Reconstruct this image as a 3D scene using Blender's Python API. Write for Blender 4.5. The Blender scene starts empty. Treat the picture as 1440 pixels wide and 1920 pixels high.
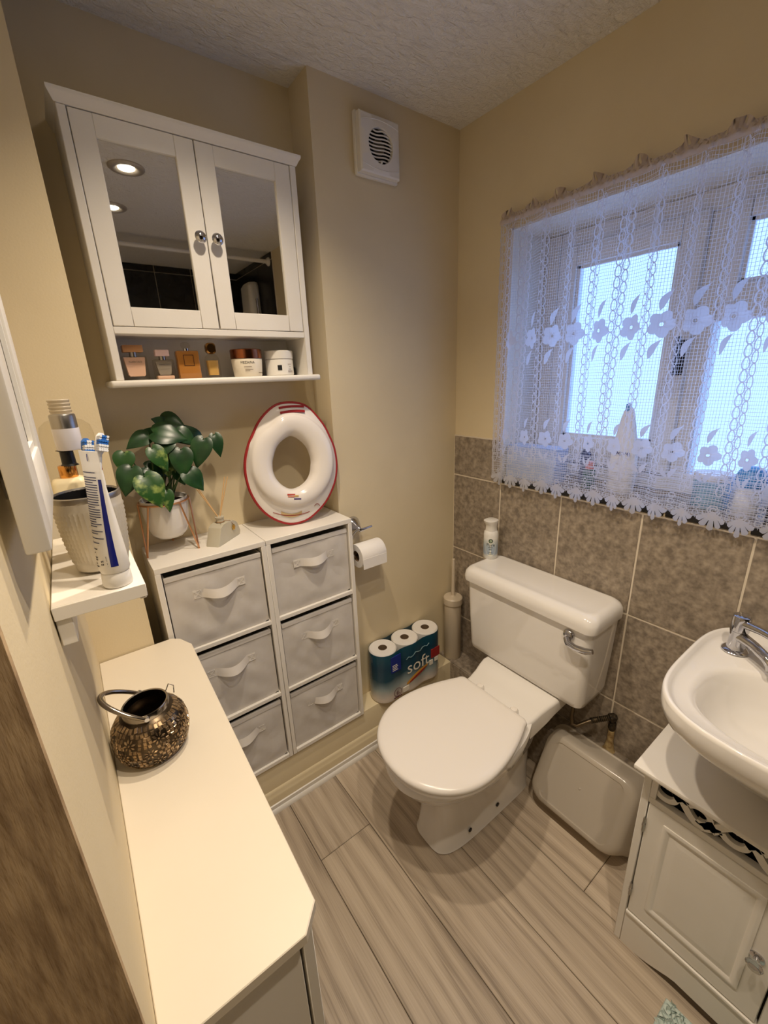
import bpy, bmesh, math, random
from mathutils import Vector, Matrix, noise
from math import sin, cos, pi, radians, sqrt, atan2

scn = bpy.context.scene
COL = scn.collection
random.seed(7)

# ------------------------------------------------------------------ camera
cam_d = bpy.data.cameras.new('camera')
cam = bpy.data.objects.new('camera', cam_d)
COL.objects.link(cam)
_r = Vector((0.79982277, -0.59904419, -0.03781005))
_dn = Vector((-0.21237096, -0.22350772, -0.95128485))
_f = Vector((0.56141082, 0.76888904, -0.30598615))
m = Matrix.Identity(4)
for i in range(3):
    m[i][0] = _r[i]; m[i][1] = -_dn[i]; m[i][2] = -_f[i]
m[0][3], m[1][3], m[2][3] = -1.3487, -1.2973, 1.53
cam.matrix_world = m
cam_d.sensor_fit = 'VERTICAL'
cam_d.sensor_height = 36.0
cam_d.sensor_width = 27.0
cam_d.lens = 789.54 / 1920 * 36.0
cam_d.clip_start = 0.01
scn.camera = cam

# ------------------------------------------------------------------ world: overcast blue daylight outside the window
w = bpy.data.worlds.new('overcast_sky')
scn.world = w
w.use_nodes = True
bg = w.node_tree.nodes['Background']
bg.inputs['Color'].default_value = (0.30, 0.48, 1.0, 1)
bg.inputs['Strength'].default_value = 2.4

# ------------------------------------------------------------------ lamps and exposure
LAMP_W = 34.0
LAMP_COL = (1.0, 0.84, 0.65)
LAMPS = [(-0.94, -0.47), (-0.94, -0.93), (-0.95, -1.40)]
H = 2.356
vs = scn.view_settings
vs.view_transform = 'Standard'
vs.look = 'None'
vs.gamma = 1.0
vs.use_curve_mapping = False
vs.exposure = 0.1

# ------------------------------------------------------------------ materials
def srgb(r, g, b):
    def f(c):
        c /= 255.0
        return c / 12.92 if c <= 0.04045 else ((c + 0.055) / 1.055) ** 2.4
    return (f(r), f(g), f(b), 1.0)

MATS = {}
def mat(name, col, rough=0.5, metal=0.0, col2=None, scale=8.0, detail=4.0, stretch=(1, 1, 1), bump=0.0, bscale=None,
        spec=0.5, trans=0.0, ior=1.45, sub=0.0, coat=0.0, lo=0.35, hi=0.65, emit=None, estr=0.0, alpha=1.0, bdist=0.002):
    if name in MATS: return MATS[name]
    M = bpy.data.materials.new(name); M.use_nodes = True
    nt = M.node_tree; N = nt.nodes; L = nt.links
    b = N['Principled BSDF']
    b.inputs['Base Color'].default_value = col
    b.inputs['Roughness'].default_value = rough
    b.inputs['Metallic'].default_value = metal
    b.inputs['Specular IOR Level'].default_value = spec
    b.inputs['IOR'].default_value = ior
    b.inputs['Transmission Weight'].default_value = trans
    b.inputs['Coat Weight'].default_value = coat
    b.inputs['Alpha'].default_value = alpha
    if sub:
        b.inputs['Subsurface Weight'].default_value = sub
        b.inputs['Subsurface Radius'].default_value = (0.01, 0.008, 0.006)
    if emit:
        b.inputs['Emission Color'].default_value = emit
        b.inputs['Emission Strength'].default_value = estr
    if col2 is not None or bump:
        tc = N.new('ShaderNodeTexCoord'); mp = N.new('ShaderNodeMapping')
        L.new(tc.outputs['Object'], mp.inputs['Vector'])
        mp.inputs['Scale'].default_value = stretch
        if col2 is not None:
            nz = N.new('ShaderNodeTexNoise'); nz.inputs['Scale'].default_value = scale; nz.inputs['Detail'].default_value = detail
            L.new(mp.outputs['Vector'], nz.inputs['Vector'])
            cr = N.new('ShaderNodeValToRGB')
            cr.color_ramp.elements[0].position = lo; cr.color_ramp.elements[0].color = col
            cr.color_ramp.elements[1].position = hi; cr.color_ramp.elements[1].color = col2
            L.new(nz.outputs['Fac'], cr.inputs['Fac'])
            L.new(cr.outputs['Color'], b.inputs['Base Color'])
        if bump:
            nb = N.new('ShaderNodeTexNoise'); nb.inputs['Scale'].default_value = bscale or scale * 4; nb.inputs['Detail'].default_value = 5
            L.new(mp.outputs['Vector'], nb.inputs['Vector'])
            bp = N.new('ShaderNodeBump'); bp.inputs['Strength'].default_value = bump; bp.inputs['Distance'].default_value = bdist
            L.new(nb.outputs['Fac'], bp.inputs['Height'])
            L.new(bp.outputs['Normal'], b.inputs['Normal'])
    MATS[name] = M
    return M

CREAM = mat('cream_wall_paint', srgb(221, 205, 170), 0.75, col2=srgb(227, 212, 178), scale=3, bump=0.25, bscale=220, bdist=0.001)
CREAM_G = mat('cream_gloss_paint', srgb(224, 209, 174), 0.42, col2=srgb(228, 214, 180), scale=5)
WHITE_G = mat('white_gloss_paint', srgb(232, 228, 220), 0.35)
WHITE_P = mat('white_painted_board', srgb(231, 226, 217), 0.42, col2=srgb(235, 231, 223), scale=6, bump=0.06, bscale=150)
MELAM = mat('white_melamine', srgb(233, 228, 218), 0.38, col2=srgb(236, 231, 222), scale=4)
CERAM = mat('white_ceramic', srgb(236, 232, 226), 0.08, coat=0.6, spec=0.55)
SEATP = mat('white_seat_plastic', srgb(238, 232, 224), 0.22)
CHROME = mat('chrome', srgb(200, 200, 205), 0.08, metal=1.0)
STEEL = mat('brushed_steel', srgb(170, 165, 158), 0.32, metal=1.0)
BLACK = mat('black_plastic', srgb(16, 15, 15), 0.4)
DARK = mat('gap_shade', srgb(14, 12, 11), 0.9)  # near-black colour stands for the shade inside gaps and recesses
FABRIC = mat('grey_white_fabric', srgb(206, 200, 193), 0.95, col2=srgb(212, 207, 200), scale=25, bump=0.3, bscale=900, bdist=0.0006)
STRAP = mat('white_strap_webbing', srgb(222, 216, 208), 0.9, bump=0.3, bscale=1200, bdist=0.0005)
MIRROR = mat('mirror_silver', srgb(225, 225, 222), 0.015, metal=1.0)
TILE = mat('taupe_stone_tile', srgb(122, 111, 98), 0.42, col2=srgb(172, 158, 140), scale=58, detail=9, lo=0.33, hi=0.7, bump=0.12, bscale=60, bdist=0.001)
GROUT = mat('pale_grout', srgb(222, 210, 190), 0.9)
BTILE = mat('black_gloss_tile', srgb(20, 19, 20), 0.25, col2=srgb(40, 38, 39), scale=14, detail=8)
BROWN = mat('brown_rough_surface', srgb(150, 124, 92), 0.85, col2=srgb(196, 168, 130), scale=36, detail=9, stretch=(4, 1, 0.5), bump=0.7, bscale=110, bdist=0.003)
PLAST = mat('white_plastic', srgb(230, 226, 218), 0.35)
UPVC = mat('white_upvc', srgb(236, 238, 242), 0.3)
BEIGE = mat('beige_plastic', srgb(206, 192, 170), 0.35)

def ceiling_mat():
    M = bpy.data.materials.new('artex_ceiling'); M.use_nodes = True
    nt = M.node_tree; N = nt.nodes; L = nt.links; b = N['Principled BSDF']
    b.inputs['Base Color'].default_value = srgb(242, 238, 232); b.inputs['Roughness'].default_value = 0.8
    tc = N.new('ShaderNodeTexCoord'); mp = N.new('ShaderNodeMapping')
    mp.inputs['Scale'].default_value = (1.0, 2.2, 1); mp.inputs['Rotation'].default_value = (0, 0, 0.5)
    L.new(tc.outputs['Object'], mp.inputs['Vector'])
    n1 = N.new('ShaderNodeTexNoise'); n1.inputs['Scale'].default_value = 26; n1.inputs['Detail'].default_value = 6; n1.inputs['Distortion'].default_value = 1.6
    n2 = N.new('ShaderNodeTexNoise'); n2.inputs['Scale'].default_value = 160; n2.inputs['Detail'].default_value = 4
    L.new(mp.outputs['Vector'], n1.inputs['Vector']); L.new(tc.outputs['Object'], n2.inputs['Vector'])
    ad = N.new('ShaderNodeMath'); ad.operation = 'MULTIPLY_ADD'; ad.inputs[1].default_value = 0.3
    L.new(n2.outputs['Fac'], ad.inputs[0]); L.new(n1.outputs['Fac'], ad.inputs[2])
    bp = N.new('ShaderNodeBump'); bp.inputs['Strength'].default_value = 0.9; bp.inputs['Distance'].default_value = 0.016
    L.new(ad.outputs[0], bp.inputs['Height']); L.new(bp.outputs['Normal'], b.inputs['Normal'])
    return M
ARTEX = ceiling_mat()

def plank_mat():
    M = bpy.data.materials.new('grey_oak_laminate'); M.use_nodes = True
    nt = M.node_tree; N = nt.nodes; L = nt.links; b = N['Principled BSDF']
    b.inputs['Roughness'].default_value = 0.42
    tc = N.new('ShaderNodeTexCoord'); oi = N.new('ShaderNodeObjectInfo')
    cmb = N.new('ShaderNodeCombineXYZ'); mu = N.new('ShaderNodeMath'); mu.operation = 'MULTIPLY'; mu.inputs[1].default_value = 37.0
    L.new(oi.outputs['Random'], mu.inputs[0]); L.new(mu.outputs[0], cmb.inputs[0]); L.new(mu.outputs[0], cmb.inputs[1])
    va = N.new('ShaderNodeVectorMath'); va.operation = 'ADD'
    L.new(tc.outputs['Object'], va.inputs[0]); L.new(cmb.outputs[0], va.inputs[1])
    def nz(sc, scale, det, dist):
        mp = N.new('ShaderNodeMapping'); mp.inputs['Scale'].default_value = sc
        L.new(va.outputs[0], mp.inputs['Vector'])
        n = N.new('ShaderNodeTexNoise'); n.inputs['Scale'].default_value = scale; n.inputs['Detail'].default_value = det; n.inputs['Distortion'].default_value = dist
        L.new(mp.outputs['Vector'], n.inputs['Vector']); return n
    broad = nz((7.0, 0.55, 1), 1.8, 6, 1.0)
    fine = nz((110, 2.0, 1), 2.6, 8, 0.3)
    mpw = N.new('ShaderNodeMapping'); mpw.inputs['Scale'].default_value = (1.0, 0.13, 1)
    L.new(va.outputs[0], mpw.inputs['Vector'])
    wv = N.new('ShaderNodeTexWave'); wv.bands_direction = 'X'; wv.inputs['Scale'].default_value = 7; wv.inputs['Distortion'].default_value = 9; wv.inputs['Detail'].default_value = 3; wv.inputs['Detail Scale'].default_value = 1.2
    L.new(mpw.outputs['Vector'], wv.inputs['Vector'])
    m1 = N.new('ShaderNodeMath'); m1.operation = 'MULTIPLY_ADD'; m1.inputs[1].default_value = 0.55
    mb_ = N.new('ShaderNodeMath'); mb_.operation = 'MULTIPLY'; mb_.inputs[1].default_value = 0.62; L.new(broad.outputs['Fac'], mb_.inputs[0])
    L.new(fine.outputs['Fac'], m1.inputs[0]); L.new(mb_.outputs[0], m1.inputs[2])
    m2 = N.new('ShaderNodeMath'); m2.operation = 'MULTIPLY_ADD'; m2.inputs[1].default_value = 0.20
    L.new(wv.outputs['Fac'], m2.inputs[0]); L.new(m1.outputs[0], m2.inputs[2])
    cr = N.new('ShaderNodeValToRGB'); e = cr.color_ramp.elements
    e[0].position = 0.42; e[0].color = srgb(136, 122, 105)
    e[1].position = 0.92; e[1].color = srgb(204, 189, 168)
    x = e.new(0.64); x.color = srgb(180, 164, 144)
    L.new(m2.outputs[0], cr.inputs['Fac'])
    hs = N.new('ShaderNodeHueSaturation')
    vr = N.new('ShaderNodeMapRange'); vr.inputs['To Min'].default_value = 0.9; vr.inputs['To Max'].default_value = 1.08
    L.new(oi.outputs['Random'], vr.inputs['Value']); L.new(vr.outputs[0], hs.inputs['Value'])
    L.new(cr.outputs['Color'], hs.inputs['Color']); L.new(hs.outputs['Color'], b.inputs['Base Color'])
    bp = N.new('ShaderNodeBump'); bp.inputs['Strength'].default_value = 0.12; bp.inputs['Distance'].default_value = 0.001
    L.new(fine.outputs['Fac'], bp.inputs['Height']); L.new(bp.outputs['Normal'], b.inputs['Normal'])
    return M
OAK = plank_mat()

def glass_mat(name, col=(1, 1, 1, 1), fac=0.12, rough=0.05, ior=1.45):
    M = bpy.data.materials.new(name); M.use_nodes = True
    nt = M.node_tree; N = nt.nodes; L = nt.links
    N.remove(N['Principled BSDF'])
    t = N.new('ShaderNodeBsdfTransparent'); t.inputs['Color'].default_value = col
    g = N.new('ShaderNodeBsdfGlossy'); g.inputs['Roughness'].default_value = rough
    lw0 = N.new('ShaderNodeLayerWeight'); lw0.inputs['Blend'].default_value = 0.5
    lw = N.new('ShaderNodeMath'); lw.operation = 'POWER'; lw.inputs[1].default_value = 4.0
    lm_ = N.new('ShaderNodeMath'); lm_.operation = 'MULTIPLY'; lm_.inputs[1].default_value = 0.4 * (ior - 1) / 0.45
    L.new(lw0.outputs['Facing'], lw.inputs[0]); L.new(lw.outputs[0], lm_.inputs[0]); lw = lm_
    ad = N.new('ShaderNodeMath'); ad.operation = 'ADD'; ad.inputs[1].default_value = fac; ad.use_clamp = True
    L.new(lw.outputs[0], ad.inputs[0])
    mx = N.new('ShaderNodeMixShader')
    L.new(ad.outputs[0], mx.inputs[0]); L.new(t.outputs[0], mx.inputs[1]); L.new(g.outputs[0], mx.inputs[2])
    L.new(mx.outputs[0], N['Material Output'].inputs['Surface'])
    return M
PANE = glass_mat('window_pane_glass', (0.93, 0.97, 0.98, 1), 0.0)
CLEAR = glass_mat('clear_glass', (0.94, 0.93, 0.90, 1), 0.0, 0.05, 1.22)
PINKG = glass_mat('pink_perfume_glass', (0.82, 0.62, 0.55, 1), 0.08)
AMBER = glass_mat('amber_perfume_glass', (0.80, 0.44, 0.15, 1), 0.06)
HONEY = glass_mat('honey_perfume_glass', (0.86, 0.66, 0.34, 1), 0.06)
FILM = glass_mat('clear_wrapping_film', (0.97, 0.97, 0.97, 1), 0.04)

def thin_mat(name, col, tcol, tfac=0.5, gloss=0.0, rough=0.4):
    """diffuse + translucent cloth or thin plastic"""
    M = bpy.data.materials.new(name); M.use_nodes = True
    nt = M.node_tree; N = nt.nodes; L = nt.links
    N.remove(N['Principled BSDF'])
    d = N.new('ShaderNodeBsdfDiffuse'); d.inputs['Color'].default_value = col
    t = N.new('ShaderNodeBsdfTranslucent'); t.inputs['Color'].default_value = tcol
    mx = N.new('ShaderNodeMixShader'); mx.inputs[0].default_value = tfac
    L.new(d.outputs[0], mx.inputs[1]); L.new(t.outputs[0], mx.inputs[2])
    out = mx
    if gloss:
        g = N.new('ShaderNodeBsdfGlossy'); g.inputs['Roughness'].default_value = rough
        m2 = N.new('ShaderNodeMixShader'); m2.inputs[0].default_value = gloss
        L.new(mx.outputs[0], m2.inputs[1]); L.new(g.outputs[0], m2.inputs[2]); out = m2
    L.new(out.outputs[0], N['Material Output'].inputs['Surface'])
    return M
LACE = thin_mat('white_lace_thread', srgb(236, 236, 242), srgb(240, 240, 246), 0.66)
TUBP = thin_mat('milky_storage_plastic', srgb(218, 208, 192), srgb(218, 208, 192), 0.35, 0.09, 0.2)

# ------------------------------------------------------------------ mesh helpers
class MB:
    def __init__(s): s.v = []; s.f = []
    def add(s, vs, fs):
        o = len(s.v); s.v += [tuple(p) for p in vs]; s.f += [tuple(i + o for i in f) for f in fs]; return s
    def box(s, x0, x1, y0, y1, z0, z1):
        if x0 > x1: x0, x1 = x1, x0
        if y0 > y1: y0, y1 = y1, y0
        if z0 > z1: z0, z1 = z1, z0
        return s.add([(x0, y0, z0), (x1, y0, z0), (x1, y1, z0), (x0, y1, z0), (x0, y0, z1), (x1, y0, z1), (x1, y1, z1), (x0, y1, z1)],
                     [(0, 3, 2, 1), (4, 5, 6, 7), (0, 1, 5, 4), (1, 2, 6, 5), (2, 3, 7, 6), (3, 0, 4, 7)])
    def rbox(s, x0, x1, y0, y1, z0, z1, r=0.002, seg=2):
        b = bmesh.new(); t = MB().box(x0, x1, y0, y1, z0, z1)
        vv = [b.verts.new(p) for p in t.v]
        for f in t.f: b.faces.new([vv[i] for i in f])
        bmesh.ops.bevel(b, geom=b.edges[:], offset=r, segments=seg, profile=0.5, affect='EDGES')
        b.verts.index_update()
        s.add([v.co[:] for v in b.verts], [[v.index for v in f.verts] for f in b.faces]); b.free(); return s
    def loft(s, rings, cap0=True, cap1=True, closed=True):
        n = len(rings[0]); vs = [p for r in rings for p in r]; fs = []
        for i in range(len(rings) - 1):
            for j in range(n if closed else n - 1):
                k = (j + 1) % n
                fs.append((i * n + j, i * n + k, (i + 1) * n + k, (i + 1) * n + j))
        if cap0: fs.append(tuple(reversed(range(n))))
        if cap1: fs.append(tuple(range((len(rings) - 1) * n, len(rings) * n)))
        return s.add(vs, fs)
    def lathe(s, prof, c=(0, 0, 0), n=40, cap0=True, cap1=True):
        return s.loft([[(c[0] + r * cos(2 * pi * j / n), c[1] + r * sin(2 * pi * j / n), c[2] + z) for j in range(n)] for r, z in prof], cap0, cap1)
    def lathe_axis(s, prof, c, ax, n=28, cap0=True, cap1=True):
        ax = Vector(ax).normalized(); u = ax.orthogonal().normalized(); w_ = ax.cross(u); c = Vector(c)
        return s.loft([[tuple(c + ax * z + u * (r * cos(2 * pi * j / n)) + w_ * (r * sin(2 * pi * j / n))) for j in range(n)] for r, z in prof], cap0, cap1)
    def tube(s, pts, r, n=10, caps=True, closed=False):
        P = [Vector(p) for p in pts]; R = r if isinstance(r, (list, tuple)) else [r] * len(P)
        T = []
        for i in range(len(P)):
            if closed: t = P[(i + 1) % len(P)] - P[i - 1]
            else: t = P[min(i + 1, len(P) - 1)] - P[max(i - 1, 0)]
            T.append(t.normalized())
        u = T[0].orthogonal().normalized(); rings = []
        for i, p in enumerate(P):
            u = (u - T[i] * u.dot(T[i]))
            u = u.normalized() if u.length > 1e-6 else T[i].orthogonal().normalized()
            w_ = T[i].cross(u)
            rings.append([tuple(p + (u * cos(2 * pi * j / n) + w_ * sin(2 * pi * j / n)) * R[i]) for j in range(n)])
        if closed: rings.append(rings[0]); return s.loft(rings, False, False)
        return s.loft(rings, caps, caps)
    def prism(s, poly, z0, z1, ax='z'):
        n = len(poly)
        def P(a, b, c):
            return {'z': (a, b, c), 'y': (a, c, b), 'x': (c, a, b)}[ax]
        return s.add([P(a, b, z0) for a, b in poly] + [P(a, b, z1) for a, b in poly],
                     [tuple(reversed(range(n))), tuple(range(n, 2 * n))] + [(i, (i + 1) % n, n + (i + 1) % n, n + i) for i in range(n)])
    def xf(s, M):
        s.v = [tuple(M @ Vector(p)) for p in s.v]; return s
    def fn(s, f):
        s.v = [tuple(f(*p)) for p in s.v]; return s

ORG = {}
def ob(name, mb, material, parent=None, smooth=40, org=None):
    if parent is not None: o3 = ORG[parent.name]
    elif org is not None: o3 = Vector(org)
    else:
        xs = [p[0] for p in mb.v]; ys = [p[1] for p in mb.v]; zs = [p[2] for p in mb.v]
        o3 = Vector(((min(xs) + max(xs)) / 2, (min(ys) + max(ys)) / 2, min(zs)))
    me = bpy.data.meshes.new(name)
    me.from_pydata([(p[0] - o3[0], p[1] - o3[1], p[2] - o3[2]) for p in mb.v], [], mb.f)
    bm = bmesh.new(); bm.from_mesh(me)
    bmesh.ops.recalc_face_normals(bm, faces=bm.faces[:])
    bm.to_mesh(me); bm.free()
    if smooth:
        me.polygons.foreach_set('use_smooth', [True] * len(me.polygons))
        me.set_sharp_from_angle(angle=radians(smooth))
    if material: me.materials.append(material)
    o = bpy.data.objects.new(name, me); COL.objects.link(o)
    if parent is None: o.location = o3
    else: o.parent = parent
    ORG[o.name] = o3
    return o
def thing(name, label, cat, loc, group=None):
    o = bpy.data.objects.new(name, None); COL.objects.link(o)
    o.empty_display_size = 0.03; o.location = loc
    ORG[o.name] = Vector(loc); tag(o, label, cat, group); return o
def tag(o, label, cat, group=None):
    o['label'] = label; o['category'] = cat
    if group: o['group'] = group
    return o
def struct(o, label=None):
    o['kind'] = 'structure'
    if label: o['label'] = label
    return o
def stuff(o): o['kind'] = 'stuff'; return o
def piece(name, mesh, parent, world_loc, material=None):
    """a piece that shares mesh data with its twins"""
    o = bpy.data.objects.new(name, mesh); COL.objects.link(o); o.parent = parent
    o.location = Vector(world_loc) - ORG[parent.name]; ORG[o.name] = Vector(world_loc); return o
def mesh_of(mb, material, name, smooth=40):
    me = bpy.data.meshes.new(name); me.from_pydata(mb.v, [], mb.f)
    bm = bmesh.new(); bm.from_mesh(me); bmesh.ops.recalc_face_normals(bm, faces=bm.faces[:]); bm.to_mesh(me); bm.free()
    if smooth:
        me.polygons.foreach_set('use_smooth', [True] * len(me.polygons)); me.set_sharp_from_angle(angle=radians(smooth))
    me.materials.append(material); return me
def sup(cx, cy, a, b, n, z, N=64, ph=0.0):
    out = []
    for i in range(N):
        t = 2 * pi * i / N + ph; c, s_ = cos(t), sin(t)
        out.append((cx + a * math.copysign(abs(c) ** (2 / n), c), cy + b * math.copysign(abs(s_) ** (2 / n), s_), z))
    return out
def rrect(x0, x1, y0, y1, r, k=6):
    pts = []
    for cx, cy, a0 in ((x1 - r, y1 - r, 0), (x0 + r, y1 - r, pi / 2), (x0 + r, y0 + r, pi), (x1 - r, y0 + r, 1.5 * pi)):
        for i in range(k + 1):
            a = a0 + i * pi / 2 / k; pts.append((cx + r * cos(a), cy + r * sin(a)))
    return pts
def text(name, s_, size, material, parent, org, xd, yd, depth=0.0004, align='CENTER', wrap=None, smooth=0):
    """lettering on a flat face, or wrapped round an upright cylinder with wrap=(cx, cy, radius, angle)"""
    cu = bpy.data.curves.new('lettering_curve', 'FONT'); cu.body = s_; cu.size = size; cu.align_x = align; cu.resolution_u = 3
    t = bpy.data.objects.new('lettering_tmp', cu); COL.objects.link(t)
    dg = bpy.context.evaluated_depsgraph_get()
    me = bpy.data.meshes.new_from_object(t.evaluated_get(dg))
    bpy.data.objects.remove(t); bpy.data.curves.remove(cu)
    mb = MB(); mb.v = [tuple(v.co) for v in me.vertices]; mb.f = [tuple(p.vertices) for p in me.polygons]
    bpy.data.meshes.remove(me)
    o3 = Vector(org); X = Vector(xd).normalized(); Y = Vector(yd).normalized(); Z = X.cross(Y)
    if wrap:
        cx, cy, R, a0 = wrap
        mb.fn(lambda a, b, c: (cx + (R + depth) * cos(a0 + a / R), cy + (R + depth) * sin(a0 + a / R), o3.z + b))
    else:
        mb.fn(lambda a, b, c: tuple(o3 + X * a + Y * b + Z * depth))
    return ob(name, mb, material, parent, smooth=0)

# ================================================================== THE ROOM
# ---- floor with laminate planks
fl = struct(ob('floor', MB().box(-1.85, 0.0, -2.56, 0.118, -0.06, -0.004), mat('floor_joint', srgb(60, 50, 40), 0.9), org=(0, 0, 0)))
LX = [-1.85, -1.770, -1.571, -1.372, -1.173, -0.974, -0.776, -0.577, -0.377, -0.178, 0.0]
JT = {5: -0.35, 8: -0.93, 4: -1.28, 6: -1.31, 7: -1.62, 3: -0.75, 2: -1.1, 1: -1.5, 0: -0.6, 9: -0.5}
for c in range(10):
    ys = [0.0]
    y = JT[c]
    while y > -2.56: ys.append(y); y -= 1.26
    ys.append(-2.56)
    for a, b in zip(ys[:-1], ys[1:]):
        if a - b < 0.02: continue
        cx, cy = (LX[c] + LX[c + 1]) / 2, (a + b) / 2
        hx, hy = (LX[c + 1] - LX[c]) / 2 - 0.0008, (a - b) / 2 - 0.0008
        mb = MB().loft([[(sx * (hx - i), sy * (hy - i), z) for sx, sy in ((-1, -1), (1, -1), (1, 1), (-1, 1))] for z, i in ((-0.004, 0), (-0.0016, 0), (0, 0.0016))])
        piece('plank', mesh_of(mb, OAK, 'plank', 0), fl, (cx, cy, 0))

# ---- ceiling
cl = struct(ob('ceiling', MB().box(-1.85, 0.3, -2.56, 0.25, H, H + 0.1), ARTEX, org=(0, 0, H)))
ob('board_joint', MB().tube([(-0.607, 0.0, H + 0.003), (-1.28, -0.02, H + 0.003), (-1.7, -0.03, H + 0.003)], 0.0055, 8), ARTEX, cl)

# ---- walls
struct(ob('wall_back', MB().prism([(0.3, 0), (0.3, 0.25), (-1.75, 0.25), (-1.75, 0.118), (-0.607, 0.118), (-0.607, 0)], 0, H), CREAM, org=(-0.6, 0.1, 0)))
struct(ob('wall_left', MB().prism([(-1.75, 0.118), (-1.28, 0.118), (-1.28, -0.1), (-1.41, -0.1), (-1.41, -0.958), (-1.75, -0.958)], 0, H), CREAM, org=(-1.58, -0.4, 0)))
tr1 = struct(ob('trim_1', MB().box(-1.75, -1.4095, -0.967, -0.958, 0, H), BROWN), 'rough brown end face of the left wall')
struct(ob('wall_left_rear', MB().box(-1.85, -1.75, -2.56, -0.958, 0, H), CREAM))
wf = struct(ob('wall_front', MB().box(-1.85, 0.3, -2.56, -2.46, 0, H), GROUT))
WY0, WY1, WZ0, WZ1 = -0.25, -1.27, 1.12, 1.99
mb = MB().box(0, 0.30, -2.46, 0.0, 0, WZ0).box(0, 0.30, -2.46, 0.0, WZ1, H).box(0, 0.30, WY0, 0.0, WZ0, WZ1).box(0, 0.30, -2.46, WY1, WZ0, WZ1)
wr = struct(ob('wall_right', mb, CREAM, org=(0.15, -1.2, 0)))

# ---- boxing along the back wall and the tiled ledge under the window wall
bx2 = struct(ob('trim_2', MB().rbox(-1.28, -0.1, -0.086, 0.0, 0, 0.207, 0.003).box(-1.28, -0.607, 0, 0.118, 0, 0.207), CREAM_G), 'cream painted pipe boxing along the back wall')
prof = [(-0.086, 0), (-0.096, 0), (-0.096, 0.062), (-0.0945, 0.070), (-0.0925, 0.073), (-0.0925, 0.084), (-0.089, 0.091), (-0.086, 0.094)]
bb = struct(ob('baseboard_back', MB().prism(prof, -1.28, -0.1, 'x'), CREAM_G), 'cream moulded skirting under the boxing')
q = [(-0.096, 0), (-0.108, 0), (-0.108, 0.004), (-0.1065, 0.010), (-0.103, 0.016), (-0.0985, 0.0185), (-0.096, 0.019), (-0.096, 0)]
ob('quadrant_bead', MB().prism(q[:-1], -1.28, -0.1, 'x'), WHITE_G, bb)
ob('bead_lip', MB().prism([(-0.096, 0.019), (-0.1, 0.019), (-0.1, 0.034), (-0.096, 0.036)], -1.28, -0.1, 'x'), WHITE_G, bb)
lg = struct(ob('trim_3', MB().box(-0.096, 0.0, -1.75, 0.0, 0, 0.203), GROUT, org=(-0.05, -0.9, 0)), 'low tiled ledge along the window wall')

# ---- taupe tiles on the window wall
ob('grout_bed', MB().box(-0.0055, 0, -1.735, 0, 0.203, 1.107).box(-0.0055, 0, -0.25, 0, 1.107, 1.279), GROUT, wr)
TY = [0.0, -0.257, -0.520, -0.788, -1.056, -1.322, -1.588, -1.735]
TZ = [0.207, 0.409, 0.757, 1.105]
TG = 0.0027
cache = {}
def tile_piece(parent, y0, y1, z0, z1, material=TILE, t=0.007):
    wy, wz = abs(y0 - y1) - 2 * TG, abs(z1 - z0) - 2 * TG
    k = (round(wy, 3), round(wz, 3), material.name, t)
    if k not in cache: cache[k] = mesh_of(MB().rbox(-t, 0, -wy / 2, wy / 2, -wz / 2, wz / 2, 0.0012, 1), material, 'tile')
    return piece('tile', cache[k], parent, (0, (y0 + y1) / 2, (z0 + z1) / 2))
for a, b in zip(TY[:-1], TY[1:]):
    for z0, z1 in zip(TZ[:-1], TZ[1:]): tile_piece(wr, a, b, z0, z1)
tile_piece(wr, 0.0, -0.25, 1.105, 1.277)
for i in range(11): tile_piece(wr, -0.252 - i * 0.0985, -0.252 - (i + 1) * 0.0985, 1.107, 1.133, BTILE, 0.006)
# ledge tiles: top and front
for a, b in zip(TY[:-1], TY[1:]):
    w_ = abs(a - b) - 2 * TG
    piece('tile', mesh_of(MB().rbox(-0.1, -0.0045, -w_ / 2, w_ / 2, 0.2035, 0.208, 0.001, 1), TILE, 'tile'), lg, (0, (a + b) / 2, 0))
    piece('tile', mesh_of(MB().rbox(-0.1035, -0.0965, -w_ / 2, w_ / 2, 0.004, 0.203, 0.001, 1), TILE, 'tile'), lg, (0, (a + b) / 2, 0))
# ---- black tiles of the shower end (seen in the cabinet mirrors)
bz = [0.35 + 0.35 * k for k in range(0, 6)]
bz = [0.0, 0.21, 0.56, 0.91, 1.26, 1.61, 1.96, 2.31, H]
bxs = [-1.75, -1.60, -1.35, -1.10, -0.85, -0.60, -0.35, -0.10, 0.0]
bc = {}
for x0, x1 in zip(bxs[:-1], bxs[1:]):
    for z0, z1 in zip(bz[:-1], bz[1:]):
        k = (round(x1 - x0, 3), round(z1 - z0, 3))
        if k not in bc:
            hx, hz = k[0] / 2 - 0.0025, k[1] / 2 - 0.0025
            bc[k] = mesh_of(MB().rbox(-hx, hx, 0, 0.008, -hz, hz, 0.001, 1), BTILE, 'tile')
        piece('tile', bc[k], wf, ((x0 + x1) / 2, -2.46, (z0 + z1) / 2))
ob('grout_bed', MB().box(-0.004, 0, -2.46, -1.74, 0, H), GROUT, wr)
for y0, y1 in ((-2.452, -2.24), (-2.24, -1.99), (-1.99, -1.74)):
    for z0, z1 in zip(bz[:-1], bz[1:]): tile_piece(wr, y1, y0, z0, z1, BTILE, 0.009)

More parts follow.
